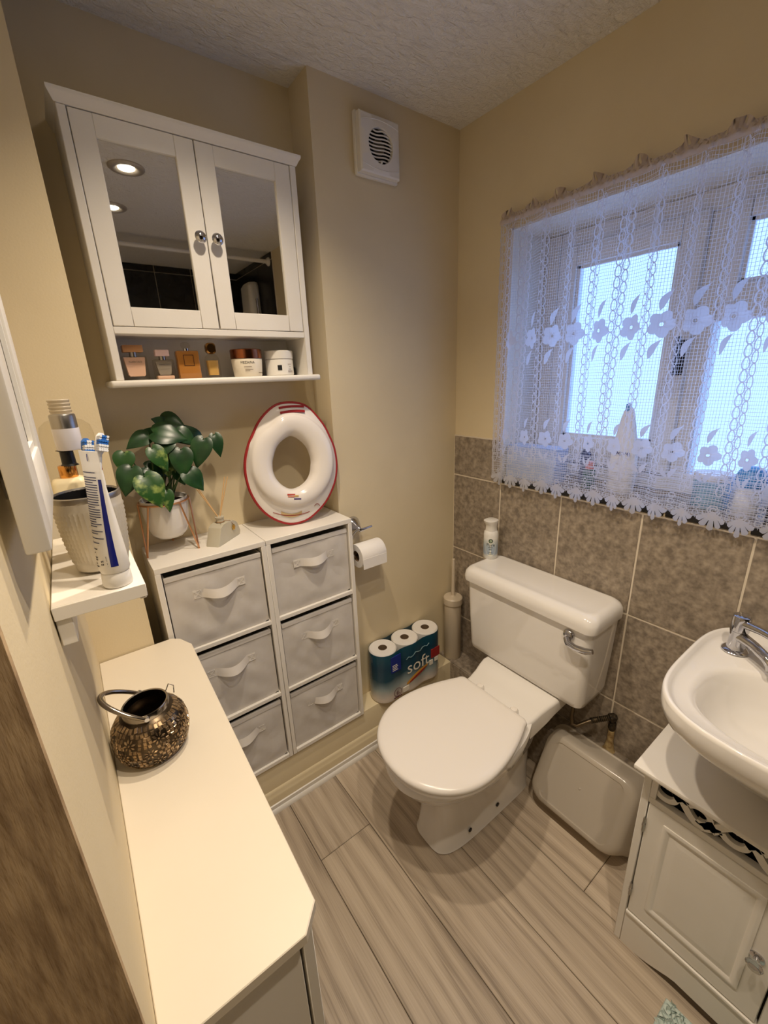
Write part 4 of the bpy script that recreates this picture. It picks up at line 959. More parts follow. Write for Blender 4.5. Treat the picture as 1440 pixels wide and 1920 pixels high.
ob('spray_head', MB().loft([sup(SX + dx, SY + dy, a, b, 2.4, SZ + z, 32) for z, a, b, dx, dy in ((0.112, 0.0235, 0.0235, 0, 0), (0.120, 0.0215, 0.0215, 0, 0), (0.135, 0.0205, 0.0205, 0, 0), (0.146, 0.0225, 0.0225, -0.001, 0), (0.154, 0.0275, 0.026, -0.002, 0.001), (0.160, 0.029, 0.026, -0.002, 0.001), (0.163, 0.024, 0.021, -0.002, 0.001))]), PLAST, t)
A2 = atan2(-1.2973 - SY, -1.3487 - SX)
def arc_patch(cx, cy, R, z0, a0, ra, rz, n=28):
    vs_ = [(cx + R * cos(a0), cy + R * sin(a0), z0)]
    for k in range(n):
        a = 2 * pi * k / n; an = a0 + ra * cos(a) / R; vs_.append((cx + R * cos(an), cy + R * sin(an), z0 + rz * sin(a)))
    return MB().add(vs_, [(0, 1 + k, 1 + (k + 1) % n) for k in range(n)])
ob('label', arc_patch(SX, SY, 0.0291, SZ + 0.047, A2, 0.021, 0.034), mat('label_cream', srgb(228, 228, 214), 0.4), t)
ob('emblem', arc_patch(SX, SY, 0.0294, SZ + 0.080, A2, 0.0085, 0.0085), mat('dark_green_print', srgb(20, 52, 28), 0.4), t)
ob('emblem_centre', arc_patch(SX, SY, 0.0296, SZ + 0.080, A2, 0.0050, 0.0050), mat('pale_green_print', srgb(190, 206, 176), 0.4), t)
ob('emblem_dot', arc_patch(SX, SY, 0.0298, SZ + 0.080, A2, 0.002, 0.0015), mat('dark_green_print', srgb(20, 52, 28), 0.4), t)
text('lettering', 'Pure', 0.0185, mat('slate_print', srgb(70, 74, 78), 0.5), t, (0, 0, SZ + 0.0575), (1, 0, 0), (0, 0, 1), wrap=(SX, SY, 0.0294, A2))
for z, r in ((0.052, 0.010), (0.043, 0.007), (0.030, 0.009), (0.024, 0.008)):
    ob('print_line', arc_patch(SX, SY, 0.0294, SZ + z, A2, r, 0.0011, 10), mat('slate_print', srgb(70, 74, 78), 0.5), t)

# ---- milky plastic tub on its side
t = thing('plastic_tub', 'milky plastic storage tub turned on its side against the ledge', 'tub', (-0.17, -0.775, 0.0))
LN = radians(28); T0 = -0.190
def tl(a, b, y): return (T0 - a * cos(LN) + b * sin(LN), y, 0.002 + a * sin(LN) + b * cos(LN))
def tring(a, i, r, b0=0.0, b1=0.272, ya=-0.985, yb=-0.628):
    return [tl(a, b, y) for y, b in rrect(ya + i, yb - i, b0 + i * 0.5, b1 - i * 0.6, r, 8)]
rings = [tring(0.0, 0.003, 0.045), tring(0.0, -0.002, 0.05, 0.004), tring(0.006, -0.002, 0.05, 0.004), tring(0.008, 0.006, 0.046), tring(0.060, 0.014, 0.050), tring(0.086, 0.019, 0.052), tring(0.098, 0.025, 0.052), tring(0.104, 0.036, 0.05), tring(0.105, 0.058, 0.024), tring(0.1015, 0.063, 0.02), tring(0.1015, 0.085, 0.012)]
ob('shell', MB().loft(rings, False, True), TUBP, t)
ob('moulding_point', MB().lathe_axis([(0.004, 0), (0.003, 0.003), (0.001, 0.004)], tl(0.101, 0.140, -0.806), (-cos(LN), 0, sin(LN)), 12), TUBP, t)

# ================================================================== VANITY UNIT AND BASIN
VX, VY0, VY1 = -0.41, -1.035, -1.620
t = thing('vanity_unit', 'white painted under-basin vanity cupboard with scrolled fretwork rail', 'vanity', (-0.21, -1.33, 0.0))
ob('side_panel', MB().rbox(VX, -0.105, VY0 - 0.017, VY0, 0, 0.620, 0.0015, 1), WHITE_P, t)
ob('side_panel', MB().rbox(VX, -0.105, VY1, VY1 + 0.017, 0, 0.620, 0.0015, 1), WHITE_P, t)
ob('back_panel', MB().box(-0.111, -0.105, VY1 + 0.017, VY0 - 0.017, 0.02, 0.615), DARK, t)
ob('bottom_panel', MB().box(VX + 0.02, -0.111, VY1 + 0.017, VY0 - 0.017, 0.105, 0.12), WHITE_P, t)
ob('top_board', MB().rbox(VX - 0.030, -0.105, VY1 - 0.018, VY0 + 0.018, 0.620, 0.633, 0.004, 2), WHITE_P, t)
ob('upper_rail', MB().rbox(VX, VX + 0.018, VY1 + 0.017, VY0 - 0.0175, 0.524, 0.541, 0.001, 1).rbox(VX, VX + 0.018, VY1 + 0.017, VY0 - 0.0175, 0.611, 0.620, 0.001, 1).rbox(VX, VX + 0.018, -1.066, VY0 - 0.0175, 0.541, 0.611, 0.001, 1).rbox(VX, VX + 0.018, VY1 + 0.017, -1.588, 0.541, 0.611, 0.001, 1), WHITE_P, t)
ob('recess_shade', MB().box(VX + 0.030, VX + 0.034, -1.60, -1.056, 0.53, 0.615), DARK, t)  # dark sheet stands for the shaded hollow behind the fretwork
fw = MB()
def flat(pts, w_, x0=VX + 0.003, x1=VX + 0.014):
    """flat cut-out scroll following a path in the y-z plane"""
    L_, R_ = [], []
    for i, p in enumerate(pts):
        a = pts[max(i - 1, 0)]; b = pts[min(i + 1, len(pts) - 1)]
        d_ = Vector((b[0] - a[0], b[1] - a[1])).normalized(); n_ = Vector((-d_[1], d_[0]))
        wi = w_[i] if isinstance(w_, list) else w_
        L_.append((p[0] + n_[0] * wi / 2, p[1] + n_[1] * wi / 2)); R_.append((p[0] - n_[0] * wi / 2, p[1] - n_[1] * wi / 2))
    n = len(pts); vs_ = []
    for l, r in zip(L_, R_): vs_ += [(x0, l[0], l[1]), (x0, r[0], r[1]), (x1, r[0], r[1]), (x1, l[0], l[1])]
    fs = []
    for i in range(n - 1):
        for k in range(4): fs.append((4 * i + k, 4 * i + (k + 1) % 4, 4 * i + 4 + (k + 1) % 4, 4 * i + 4 + k))
    fs += [(0, 1, 2, 3), tuple(4 * (n - 1) + k for k in (3, 2, 1, 0))]
    fw.add(vs_, fs)
zc = 0.576; per = 0.131; y_ = -1.070
wave = [(y_ - 0.518 * i / 120, zc - 0.028 * cos(2 * pi * (0.518 * i / 120) / per + 0.75 * pi)) for i in range(121)]
flat(wave, 0.016)
for k in range(8):
    yc = y_ - per * (0.20 + 0.5 * k); up = 1 if k % 2 == 0 else -1
    if yc < -1.58: break
    sp = []
    for i in range(22):
        a = pi * (0.15 + 1.45 * i / 21); r = 0.027 - 0.013 * i / 21
        sp.append((yc + 0.012 + r * cos(a), zc + up * (0.004 - r * 0.95 * sin(a))))
    flat(sp, [0.014 - 0.004 * i / 21 for i in range(22)])
    flat([(yc + 0.004 - 0.034 * i / 8, zc + up * (0.012 + 0.004 * sin(i * 1.6))) for i in range(9)], [0.018, 0.024, 0.018, 0.024, 0.017, 0.020, 0.013, 0.010, 0.004])
ob('fretwork', fw, WHITE_P, t)
def vdoor(y0, y1, hinge_y, knob_y):
    z0, z1, xf = 0.134, 0.522, VX + 0.001
    d = ob('door', MB().rbox(xf, xf + 0.016, y1, y0, z0, z1, 0.0015, 1), WHITE_P, t)
    a, b, c_, e_ = y0 - 0.040, y1 + 0.045, 0.190, 0.483
    def rg(i, x): return [(x, y, z) for y, z in rrect(b + i, a - i, c_ + i, e_ - i, 0.003, 2)]
    ob('raised_panel', MB().loft([rg(-0.004, xf + 0.002), rg(-0.004, xf - 0.0025), rg(0.001, xf - 0.0040), rg(0.006, xf - 0.0035), rg(0.012, xf + 0.0002), rg(0.020, xf - 0.0006), rg(0.028, xf - 0.0020), rg(0.032, xf - 0.0022)]), WHITE_P, d, 25)
    k = ob('knob', MB().lathe_axis([(0.013, 0), (0.013, 0.003), (0.006, 0.006), (0.005, 0.013), (0.010, 0.016)], (xf, knob_y, 0.322), (-1, 0, 0), 20), CHROME, d)
    ob('crystal', MB().lathe_axis([(0.010, 0), (0.0155, 0.006), (0.0155, 0.010), (0.010, 0.015), (0.003, 0.0155)], (xf - 0.015, knob_y, 0.322), (-1, 0, 0), 8), mat('cut_crystal', srgb(240, 236, 230), 0.03, trans=0.9, ior=1.5), k)
    for z in (0.215, 0.450):
        ob('hinge', MB().tube([(xf - 0.003, hinge_y, z - 0.022), (xf - 0.003, hinge_y, z + 0.022)], 0.0032, 8).lathe([(0.0042, -0.004), (0.0042, 0.004)], (xf - 0.003, hinge_y, z), 10), STEEL, d)
vdoor(VY0 - 0.0200, -1.3245, VY0 - 0.0185, -1.296)
vdoor(-1.3285, VY1 + 0.020, VY1 + 0.0185, -1.357)
ob('lower_rail', MB().rbox(VX - 0.003, VX + 0.018, VY1 + 0.0175, VY0 - 0.0175, 0.120, 0.131, 0.003, 2), WHITE_P, t)
pz = [(VY0 - 0.0175, 0.0), (VY0 - 0.0175, 0.120), (VY1 + 0.0175, 0.120), (VY1 + 0.0175, 0.0), (VY1 + 0.055, 0.0)]
for i in range(1, 30):
    u = i / 30; y = VY1 + 0.055 + (VY0 - VY1 - 0.107) * u
    pz.append((y, 0.034 * min(1, (sin(pi * u) * 1.8)) ** 1.5))
pz.append((VY0 - 0.052, 0.0))
ob('plinth', MB().prism(pz, VX + 0.001, VX + 0.017, 'x'), WHITE_P, t, 20)

# ---- basin
t = thing('wash_basin', 'white ceramic wash basin overhanging the vanity cupboard', 'basin', (-0.29, -1.29, 0.69))
bcx, bcy = -0.264, -1.292
def bout(s_, z, dx=0.0):
    return [(bcx + dx + (x - bcx) * s_, bcy + (y - bcy) * s_, z) for x, y, _ in sup(bcx, bcy, 0.256, 0.268, 3.7, 0, 96)]
def binn(s_, z, dx=0.0):
    return [(-0.330 + dx + (x + 0.330) * s_, bcy + (y - bcy) * s_, z) for x, y, _ in sup(-0.330, bcy, 0.142, 0.210, 2.7, 0, 96)]
ob('bowl', MB().loft([bout(0.42, 0.690, 0.07), bout(0.60, 0.700, 0.05), bout(0.76, 0.730, 0.03), bout(0.88, 0.775, 0.015), bout(0.965, 0.812), bout(0.995, 0.832), bout(1.0, 0.846), bout(1.0, 0.862), bout(0.994, 0.8695), bout(0.982, 0.8715), bout(0.965, 0.8695), bout(0.945, 0.862), bout(0.92, 0.857),
    binn(1.07, 0.8545), binn(1.02, 0.852), binn(0.98, 0.843), binn(0.93, 0.820), binn(0.86, 0.790), binn(0.74, 0.762), binn(0.52, 0.746), binn(0.25, 0.741), binn(0.12, 0.7405)]), CERAM, t, 60)
ob('waste', MB().lathe([(0.021, 0.7405), (0.021, 0.743), (0.016, 0.744), (0.003, 0.7435)], (-0.335, bcy, 0), 24), CHROME, t)
# ---- tap
KX, KY, KZ = -0.150, -1.093, 0.8575
t = thing('basin_tap', 'chrome lever pillar tap on the corner of the basin', 'tap', (KX, KY, KZ))
ob('base_flange', MB().lathe([(0.027, 0), (0.027, 0.003), (0.023, 0.007), (0.019, 0.008)], (KX, KY, KZ), 36), CHROME, t)
ob('body', MB().lathe([(0.0185, 0.005), (0.0180, 0.012), (0.0165, 0.030), (0.0175, 0.050), (0.0185, 0.056)], (KX, KY, KZ), 36), CHROME, t)
ob('head', MB().lathe([(0.0190, 0.057), (0.0195, 0.060), (0.0185, 0.092), (0.0175, 0.096), (0.014, 0.098), (0.003, 0.0985)], (KX, KY, KZ), 36), CHROME, t)
dv = Vector((-0.62, -0.78, 0)).normalized()
K = Vector((KX, KY, KZ))
ob('spout', MB().tube([tuple(K + dv * a + Vector((0, 0, z))) for a, z in ((0.0, 0.040), (0.02, 0.044), (0.05, 0.044), (0.085, 0.038), (0.100, 0.030), (0.104, 0.020))], [0.014, 0.0135, 0.012, 0.0115, 0.0115, 0.0115], 16), CHROME, t)
ob('lever', MB().tube([tuple(K + dv * a + Vector((0, 0, z))) for a, z in ((0.0, 0.078), (0.02, 0.082), (0.06, 0.090), (0.095, 0.093))], [0.012, 0.0105, 0.0085, 0.0075], 12), CHROME, t)

# ---- bath mat
mv = MB(); rn = random.Random(3)
N_ = 3600
x0, x1, y0, y1 = -0.86, -0.438, -1.86, -1.180
mt_ = thing('bath_mat', 'pale aqua bath mat lying before the vanity', 'mat', ((x0 + x1) / 2, (y0 + y1) / 2, 0))
AQUA = mat('aqua_pile', srgb(176, 194, 188), 0.95, col2=srgb(204, 212, 204), scale=160, detail=3)
ob('backing', MB().rbox(x0, x1, y0, y1, 0.0003, 0.006, 0.002, 1), AQUA, mt_)
for i in range(N_):
    x, y = rn.uniform(x0, x1), rn.uniform(y0, y1); a = rn.uniform(0, pi); l_ = rn.uniform(0.005, 0.009); h_ = rn.uniform(0.004, 0.009)
    dx, dy = cos(a) * l_, sin(a) * l_; lx, ly = rn.uniform(-0.004, 0.004), rn.uniform(-0.004, 0.004)
    mv.add([(x - dx, y - dy, 0.005), (x + dx, y + dy, 0.005), (x + dx * 0.5 + lx, y + dy * 0.5 + ly, 0.006 + h_), (x - dx * 0.5 + lx, y - dy * 0.5 + ly, 0.006 + h_)], [(0, 1, 2, 3)])
stuff(ob('pile', mv, AQUA, mt_, 0))

# ================================================================== SLIM CABINET WITH WORKTOP, LANTERN
ZW = 0.850
t = thing('slim_cabinet', 'narrow white cabinet with clipped-corner worktop along the left wall', 'cabinet', (-1.31, -0.52, 0.0))
poly = [(-1.4095, -0.104), (-1.237, -0.104), (-1.218, -0.120), (-1.198, -0.168), (-1.213, -0.915), (-1.240, -0.942), (-1.4095, -0.942)]
def shrink(p, d_): 
    cx = sum(a for a, b in p) / len(p); cy = sum(b for a, b in p) / len(p)
    return [(min(max(a + math.copysign(d_, cx - a), -1.4095), 9), b + math.copysign(d_, cy - b)) for a, b in p]
ob('worktop', MB().loft([[(x, y, z) for x, y in q_] for q_, z in ((shrink(poly, 0.0012), 0.832), (poly, 0.8335), (poly, 0.8488), (shrink(poly, 0.0012), 0.850))]), mat('cream_white_laminate', srgb(229, 219, 200), 0.4, col2=srgb(224, 214, 195), scale=3), t, 30)
ob('end_panel', MB().rbox(-1.405, -1.245, -0.922, -0.908, 0, 0.832, 0.001, 1), MELAM, t)
ob('end_panel', MB().rbox(-1.405, -1.245, -0.135, -0.121, 0, 0.832, 0.001, 1), MELAM, t)
ob('corner_post', MB().rbox(-1.241, -1.2255, -0.925, -0.905, 0, 0.832, 0.001, 1), MELAM, t)
ob('corner_post', MB().rbox(-1.241, -1.2255, -0.138, -0.118, 0, 0.832, 0.001, 1), MELAM, t)
ob('back_panel', MB().box(-1.408, -1.404, -0.908, -0.135, 0.0, 0.832), MELAM, t)
ob('plinth', MB().box(-1.400, -1.245, -0.905, -0.138, 0, 0.08), MELAM, t)
for a, b in ((-0.903, -0.524), (-0.520, -0.140)):
    d = ob('door', MB().rbox(-1.240, -1.2265, a, b, 0.085, 0.828, 0.0015, 1), MELAM, t)
    ob('knob', MB().lathe_axis([(0.006, 0), (0.006, 0.008), (0.010, 0.012), (0.010, 0.016), (0.004, 0.019)], (-1.2265, (-0.545 if a < -0.6 else -0.499), 0.60), (1, 0, 0), 16), CHROME, d)

LXc, LYc = -1.340, -0.490
BRZ = mat('antique_bronze', srgb(92, 80, 64), 0.3, metal=0.9, col2=srgb(60, 50, 40), scale=40)
MOS = mat('bronze_mosaic_glass', srgb(178, 152, 118), 0.18, metal=0.75, col2=srgb(116, 98, 76), scale=70, detail=2, lo=0.4, hi=0.6)
t = thing('candle_lantern', 'round bronze mosaic candle lantern with loop handle on the worktop', 'lantern', (LXc, LYc, ZW))
LPROF = [(0.040, 0.0), (0.052, 0.004), (0.061, 0.018), (0.0655, 0.036), (0.0660, 0.052), (0.0625, 0.070), (0.054, 0.084), (0.044, 0.092), (0.039, 0.095)]
def lrad(z):
    for (r0, z0), (r1, z1) in zip(LPROF[:-1], LPROF[1:]):
        if z0 <= z <= z1: return r0 + (r1 - r0) * (z - z0) / (z1 - z0)
    return 0.04
ob('body', MB().lathe(LPROF + [(0.036, 0.094), (0.050, 0.080), (0.060, 0.050), (0.050, 0.010), (0.004, 0.006)], (LXc, LYc, ZW), 56), BRZ, t)
ob('rim', MB().lathe([(0.0385, 0.092), (0.0405, 0.094), (0.0405, 0.106), (0.0390, 0.108), (0.0365, 0.107), (0.0360, 0.093), (0.0385, 0.092)], (LXc, LYc, ZW), 48, False, False), mat('dark_nickel', srgb(176, 168, 158), 0.18, metal=1.0), t)
mos = MB(); rn = random.Random(11)
def onlan(th, z, out):
    r = lrad(z) + out; return (LXc + r * cos(th), LYc + r * sin(th), ZW + z)
def chip(th, z, w_, h_, ang, o=0.0014):
    r = lrad(z); pts = [(-w_, 0), (0, -h_), (w_, 0), (0, h_)] if True else []
    ca, sa = cos(ang), sin(ang); vs_ = []
    for q_, oo in ((1.0, 0.0), (0.78, o)):
        for a, b in pts:
            a *= q_; b *= q_
            u, v = a * ca - b * sa, a * sa + b * ca
            vs_.append(onlan(th + u / r, min(max(z + v, 0.002), 0.093), oo))
    mos.add(vs_, [(4, 5, 6, 7)] + [(i, (i + 1) % 4, 4 + (i + 1) % 4, 4 + i) for i in range(4)])
centres = []
for row, (z, n, off) in enumerate(((0.020, 8, 0.0), (0.044, 9, 0.35), (0.068, 8, 0.1))):
    for k in range(n):
        th = 2 * pi * k / n + off; centres.append((th, z)); r = lrad(z)
        for p in range(8):
            a = p * pi / 4 + 0.2; du, dz = 0.0078 * cos(a), 0.0078 * sin(a)
            chip(th + du / r, z + dz, 0.0044, 0.0019, a)
        chip(th, z, 0.0022, 0.0022, 0)
for row in range(13):
    z = 0.006 + row * 0.0068; r = lrad(z); n = int(2 * pi * r / 0.0078)
    for k in range(n):
        th = 2 * pi * k / n + (row % 2) * pi / n + rn.uniform(-0.02, 0.02)
        if any((((th - c[0] + pi) % (2 * pi) - pi) * r) ** 2 + (z - c[1]) ** 2 < 0.0135 ** 2 for c in centres): continue
        chip(th, z + rn.uniform(-0.0008, 0.0008), 0.0044, 0.0044, rn.uniform(0.55, 1.0))
stuff(ob('mosaic', mos, MOS, t, 0))
hp = []
for i in range(25):
    a = pi * i / 24
    hp.append((LXc - 0.006 - 0.058 * sin(a), LYc + 0.012 * sin(a) - 0.043 * cos(a), ZW + 0.103 + 0.040 * sin(a)))
ob('loop_handle', MB().tube(hp, [0.0036 + 0.0012 * sin(pi * i / 24) for i in range(25)], 12), mat('dark_nickel', srgb(176, 168, 158), 0.18, metal=1.0), t)
for s_ in (-1, 1):
    ob('pivot', MB().lathe_axis([(0.004, -0.005), (0.0055, 0), (0.004, 0.004)], (LXc - 0.004, LYc + s_ * 0.043, ZW + 0.103), (0, s_, 0), 12), CHROME, t)
ob('wire_clip', MB().tube([(LXc + 0.036, LYc + 0.016, ZW + 0.098), (LXc + 0.046, LYc + 0.022, ZW + 0.112), (LXc + 0.054, LYc + 0.022, ZW + 0.104), (LXc + 0.052, LYc + 0.018, ZW + 0.090)], 0.0011, 6), CHROME, t)

# ================================================================== LEFT WALL: SHELF, MIRROR, TOILETRIES
SZ1 = 1.285
t = thing('wall_shelf', 'short white wall shelf holding the toothbrush tumbler', 'shelf', (-1.36, -0.56, 1.215))
ob('board', MB().rbox(-1.4085, -1.309, -0.706, -0.410, SZ1 - 0.015, SZ1, 0.001, 1), MELAM, t)
ob('front_lip', MB().rbox(-1.4085, -1.309, -0.708, -0.7045, SZ1 - 0.018, SZ1 - 0.0005, 0.0006, 1), MELAM, t)
ob('wall_cleat', MB().rbox(-1.4085, -1.392, -0.702, -0.414, SZ1 - 0.055, SZ1 - 0.015, 0.001, 1), MELAM, t)
ob('end_block', MB().rbox(-1.318, -1.310, -0.700, -0.414, SZ1 - 0.024, SZ1 - 0.015, 0.001, 1), MELAM, t)

t = thing('wall_mirror', 'white framed mirror hanging on the left wall', 'mirror', (-1.39, -0.745, 1.40))
y0, y1, z0, z1, xf, xb = -0.868, -0.625, 1.402, 2.02, -1.3795, -1.397
lean = lambda x, y, z: (x + (z - 1.40) * 0.016, y, z)
fwd = 0.055
mb = MB().rbox(xb, xf, y0, y0 + fwd, z0, z1, 0.002, 2).rbox(xb, xf, y1 - fwd, y1, z0, z1, 0.002, 2).rbox(xb, xf, y0 + fwd - 0.001, y1 - fwd + 0.001, z0, z0 + 0.068, 0.002, 2).rbox(xb, xf, y0 + fwd - 0.001, y1 - fwd + 0.001, z1 - 0.068, z1, 0.002, 2)
ob('frame', mb.fn(lean), WHITE_P, t)
ob('inner_bead', MB().box(xf - 0.007, xf - 0.003, y0 + fwd, y0 + fwd + 0.007, z0 + 0.068, z1 - 0.068).box(xf - 0.007, xf - 0.003, y1 - fwd - 0.007, y1 - fwd, z0 + 0.068, z1 - 0.068).box(xf - 0.007, xf - 0.003, y0 + fwd, y1 - fwd, z0 + 0.068, z0 + 0.075).fn(lean), WHITE_P, t)
ob('glass', MB().box(xb + 0.004, xf - 0.009, y0 + fwd - 0.004, y1 - fwd + 0.004, z0 + 0.06, z1 - 0.06).fn(lean), MIRROR, t)
ob('hanging_batten', MB().box(-1.4105, xb + 0.003, -0.78, -0.70, 1.90, 1.96).box(-1.4105, xb + 0.001, -0.76, -0.72, 1.43, 1.45), WHITE_P, t)

# tumbler
TX, TYc = -1.3465, -0.602
def tum_mat():
    M = bpy.data.materials.new('woven_silver_texture'); M.use_nodes = True
    nt = M.node_tree; N = nt.nodes; L = nt.links; b = N['Principled BSDF']
    b.inputs['Base Color'].default_value = srgb(214, 206, 190); b.inputs['Roughness'].default_value = 0.35; b.inputs['Metallic'].default_value = 0.25
    return M
SILV = tum_mat()
t = thing('toothbrush_tumbler', 'silver woven-texture toothbrush tumbler on the small shelf', 'tumbler', (TX, TYc, SZ1))
def trad(z):
    return [0.030, 0.0335, 0.0365, 0.0385, 0.0395, 0.040][min(5, int(z / 0.11 * 5))] if False else 0.031 + 0.0095 * (1 - (1 - z / 0.108) ** 2.2)
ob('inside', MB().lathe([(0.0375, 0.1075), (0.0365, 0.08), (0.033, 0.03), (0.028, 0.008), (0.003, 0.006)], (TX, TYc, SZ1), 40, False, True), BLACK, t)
rows, cols = 30, 46; vs_ = []; fs = []
for j in range(rows + 1):
    z = 0.004 + 0.098 * j / rows
    for i in range(cols * 2):
        bump = 0.0009 * (0.5 + 0.5 * sin(pi * (i + 0.5))) * 0
        wv = 0.0013 * (1 if i % 2 == 0 else -0.2) * (1 if j % 2 == 0 else -0.2)
        if j < 3 or j > rows - 4: wv = 0
        a = 2 * pi * i / (cols * 2); r = trad(z) + wv
        vs_.append((TX + r * cos(a), TYc + r * sin(a), SZ1 + z))
n2 = cols * 2
for j in range(rows):
    for i in range(n2): fs.append((j * n2 + i, j * n2 + (i + 1) % n2, (j + 1) * n2 + (i + 1) % n2, (j + 1) * n2 + i))
ob('woven_body', MB().add(vs_, fs), SILV, t, 25)
ob('foot', MB().lathe([(0.0275, 0), (0.0295, 0.001), (0.0317, 0.0045)], (TX, TYc, SZ1), 48, True, False), STEEL, t)
ob('rim', MB().lathe([(0.0403, 0.101), (0.0412, 0.104), (0.0405, 0.109), (0.0385, 0.110), (0.0374, 0.107)], (TX, TYc, SZ1), 48, False, False), STEEL, t)
# toothbrushes
BLUE = mat('blue_bristle', srgb(40, 110, 200), 0.6)
WBR = mat('white_bristle', srgb(236, 238, 242), 0.7)
def toothbrush(label, foot, top, hcol, c1, c2):
    F, T = Vector(foot), Vector(top); ax = (T - F).normalized(); t = thing('toothbrush', label, 'toothbrush', foot, 'toothbrushes in the tumbler')
    sd = ax.cross(Vector((0.3, -1, 0))).normalized(); nr = sd.cross(ax)
    if nr.y > 0: nr = -nr
    hl = 0.028; N0 = T - ax * hl
    ob('handle', MB().tube([tuple(F.lerp(N0, u)) for u in (0, 0.3, 0.6, 0.85, 1)], [0.0045, 0.005, 0.005, 0.0032, 0.0026], 10), hcol, t)
    mb = MB().loft([[tuple(N0 + ax * (hl * u) + sd * (w_ * cos(2 * pi * k / 16)) + nr * (0.003 * sin(2 * pi * k / 16))) for k in range(16)] for u, w_ in ((-0.05, 0.003), (0.1, 0.0055), (0.5, 0.0068), (0.85, 0.0062), (1.0, 0.003))])
    h_ = ob('head', mb, hcol, t)
    for ci, cm in ((0, c1), (1, c2)):
        bm_ = MB()
        for r in range(7):
            for c in range(4):
                if (1 if (3 <= r <= 4 or (r > 4 and c in (1, 2))) else 0) != ci: continue
                p = N0 + ax * (hl * (0.12 + 0.115 * r)) + sd * (0.0031 * (c - 1.5) * 0.95)
                bm_.tube([tuple(p + nr * 0.002), tuple(p + nr * (0.0125 - 0.001 * (r % 2)))], [0.0016, 0.0018], 6)
        ob('bristles', bm_, cm, t)
TBW = mat('white_brush_plastic', srgb(236, 236, 236), 0.3)
toothbrush('toothbrush with white and blue bristles standing behind the toothpaste', (-1.352, -0.598, SZ1 + 0.010), (-1.330, -0.566, 1.463), mat('blue_brush_plastic', srgb(60, 110, 180), 0.3), BLUE, WBR)
toothbrush('clear-necked toothbrush with pale bristles leaning towards the cabinet', (-1.356, -0.612, SZ1 + 0.010), (-1.311, -0.575, 1.469), TBW, WBR, BLUE)

# toothpaste standing on its cap
t = thing('toothpaste_tube', 'white and blue toothpaste tube standing on its cap at shelf edge', 'toothpaste', (-1.337, -0.688, SZ1))
ca = Vector((-1.337, -0.686, SZ1)); ctop = Vector((-1.334, -0.676, 1.458))
fx = Vector((cos(radians(63)), -sin(radians(63)), 0))
ax = (ctop - ca).normalized(); fy = ax.cross(fx).normalized()      # fy: thickness direction
def tr_(h_, a, b, n=40):
    c = ca + ax * h_
    return [tuple(c + fx * (a * math.copysign(abs(cos(2 * pi * k / n)) ** 0.85, cos(2 * pi * k / n))) + fy * (b * sin(2 * pi * k / n))) for k in range(n)]
ob('cap', MB().loft([tr_(0.0005, 0.0155, 0.0155), tr_(0.003, 0.0168, 0.0168), tr_(0.018, 0.0160, 0.0160), tr_(0.020, 0.0145, 0.0145)]), PLAST, t)
TL = (ctop - ca).length
TWH = mat('tube_white', srgb(240, 236, 228), 0.35)
ob('tube', MB().loft([tr_(0.020, 0.0160, 0.0155), tr_(0.024, 0.0180, 0.0168), tr_(0.05, 0.0184, 0.0150), tr_(0.09, 0.0188, 0.0108), tr_(0.13, 0.0191, 0.0055), tr_(TL - 0.014, 0.0193, 0.0016), tr_(TL - 0.012, 0.0195, 0.0010), tr_(TL, 0.0195, 0.0008)]), TWH, t, 60)
def tb(h_):   # half thickness of the tube at height h_
    for (h0, b0), (h1, b1) in zip(((0.024, 0.0168), (0.05, 0.0150), (0.09, 0.0108), (0.13, 0.0055)), ((0.05, 0.0150), (0.09, 0.0108), (0.13, 0.0055), (TL, 0.0010))):
        if h0 <= h_ <= h1: return b0 + (b1 - b0) * (h_ - h0) / (h1 - h0)
    return 0.001
sgn = 1 if fy.y < 0 else -1
def on_tube(s_, h_, off=0.0004):
    A_ = 0.0180 + 0.0015 * min(1, h_ / TL); cc = min(1, abs(s_) / A_) ** (1 / 0.85); th = math.acos(math.copysign(cc, s_))
    return tuple(ca + ax * h_ + fx * s_ + fy * sgn * (tb(h_) * sin(th) + off))
def strip(s0, s1, h0, h1, n=6, m_=1):
    vs_ = []; fs = []
    for j in range(m_ + 1):
        for i in range(n + 1): vs_.append(on_tube(s0 + (s1 - s0) * i / n, h0 + (h1 - h0) * j / m_))
    for j in range(m_):
        for i in range(n): a = j * (n + 1) + i; fs.append((a, a + 1, a + n + 2, a + n + 1))
    return MB().add(vs_, fs)
ob('blue_band', strip(0.0138, 0.0178, 0.030, 0.140, 4, 14), mat('navy_print', srgb(26, 34, 120), 0.35), t)
pr_ = MB(); rn = random.Random(5)
h_ = TL - 0.026
while h_ > 0.062:
    if rn.random() < 0.12: h_ -= 0.003
    m2 = strip(-0.0150 + rn.uniform(0, 0.001), 0.0115 - rn.choice((0, 0, 0, 0.007, 0.001)), h_, h_ + 0.0011); pr_.add(m2.v, m2.f); h_ -= 0.0030
ob('small_print', pr_, mat('navy_print_fine', srgb(60, 62, 96), 0.6), t)
ob('crimp_mark', strip(-0.0012, 0.0004, TL - 0.012, TL - 0.003, 2, 2), mat('navy_print', srgb(26, 34, 120), 0.35), t)
bars = MB()
for k, (s0, s1, hh) in enumerate(((-0.011, -0.001, 0.052), (-0.010, -0.006, 0.047), (-0.012, -0.003, 0.041), (-0.012, -0.003, 0.038), (-0.011, -0.005, 0.033), (-0.010, -0.002, 0.0295))):
    m2 = strip(s0, s1, hh, hh + 0.0013); bars.add(m2.v, m2.f)
for s0, hh in ((0.003, 0.036), (0.0055, 0.0365), (0.003, 0.032), (0.0055, 0.0325)):
    m2 = strip(s0, s0 + 0.0012, hh, hh + 0.0022); bars.add(m2.v, m2.f)
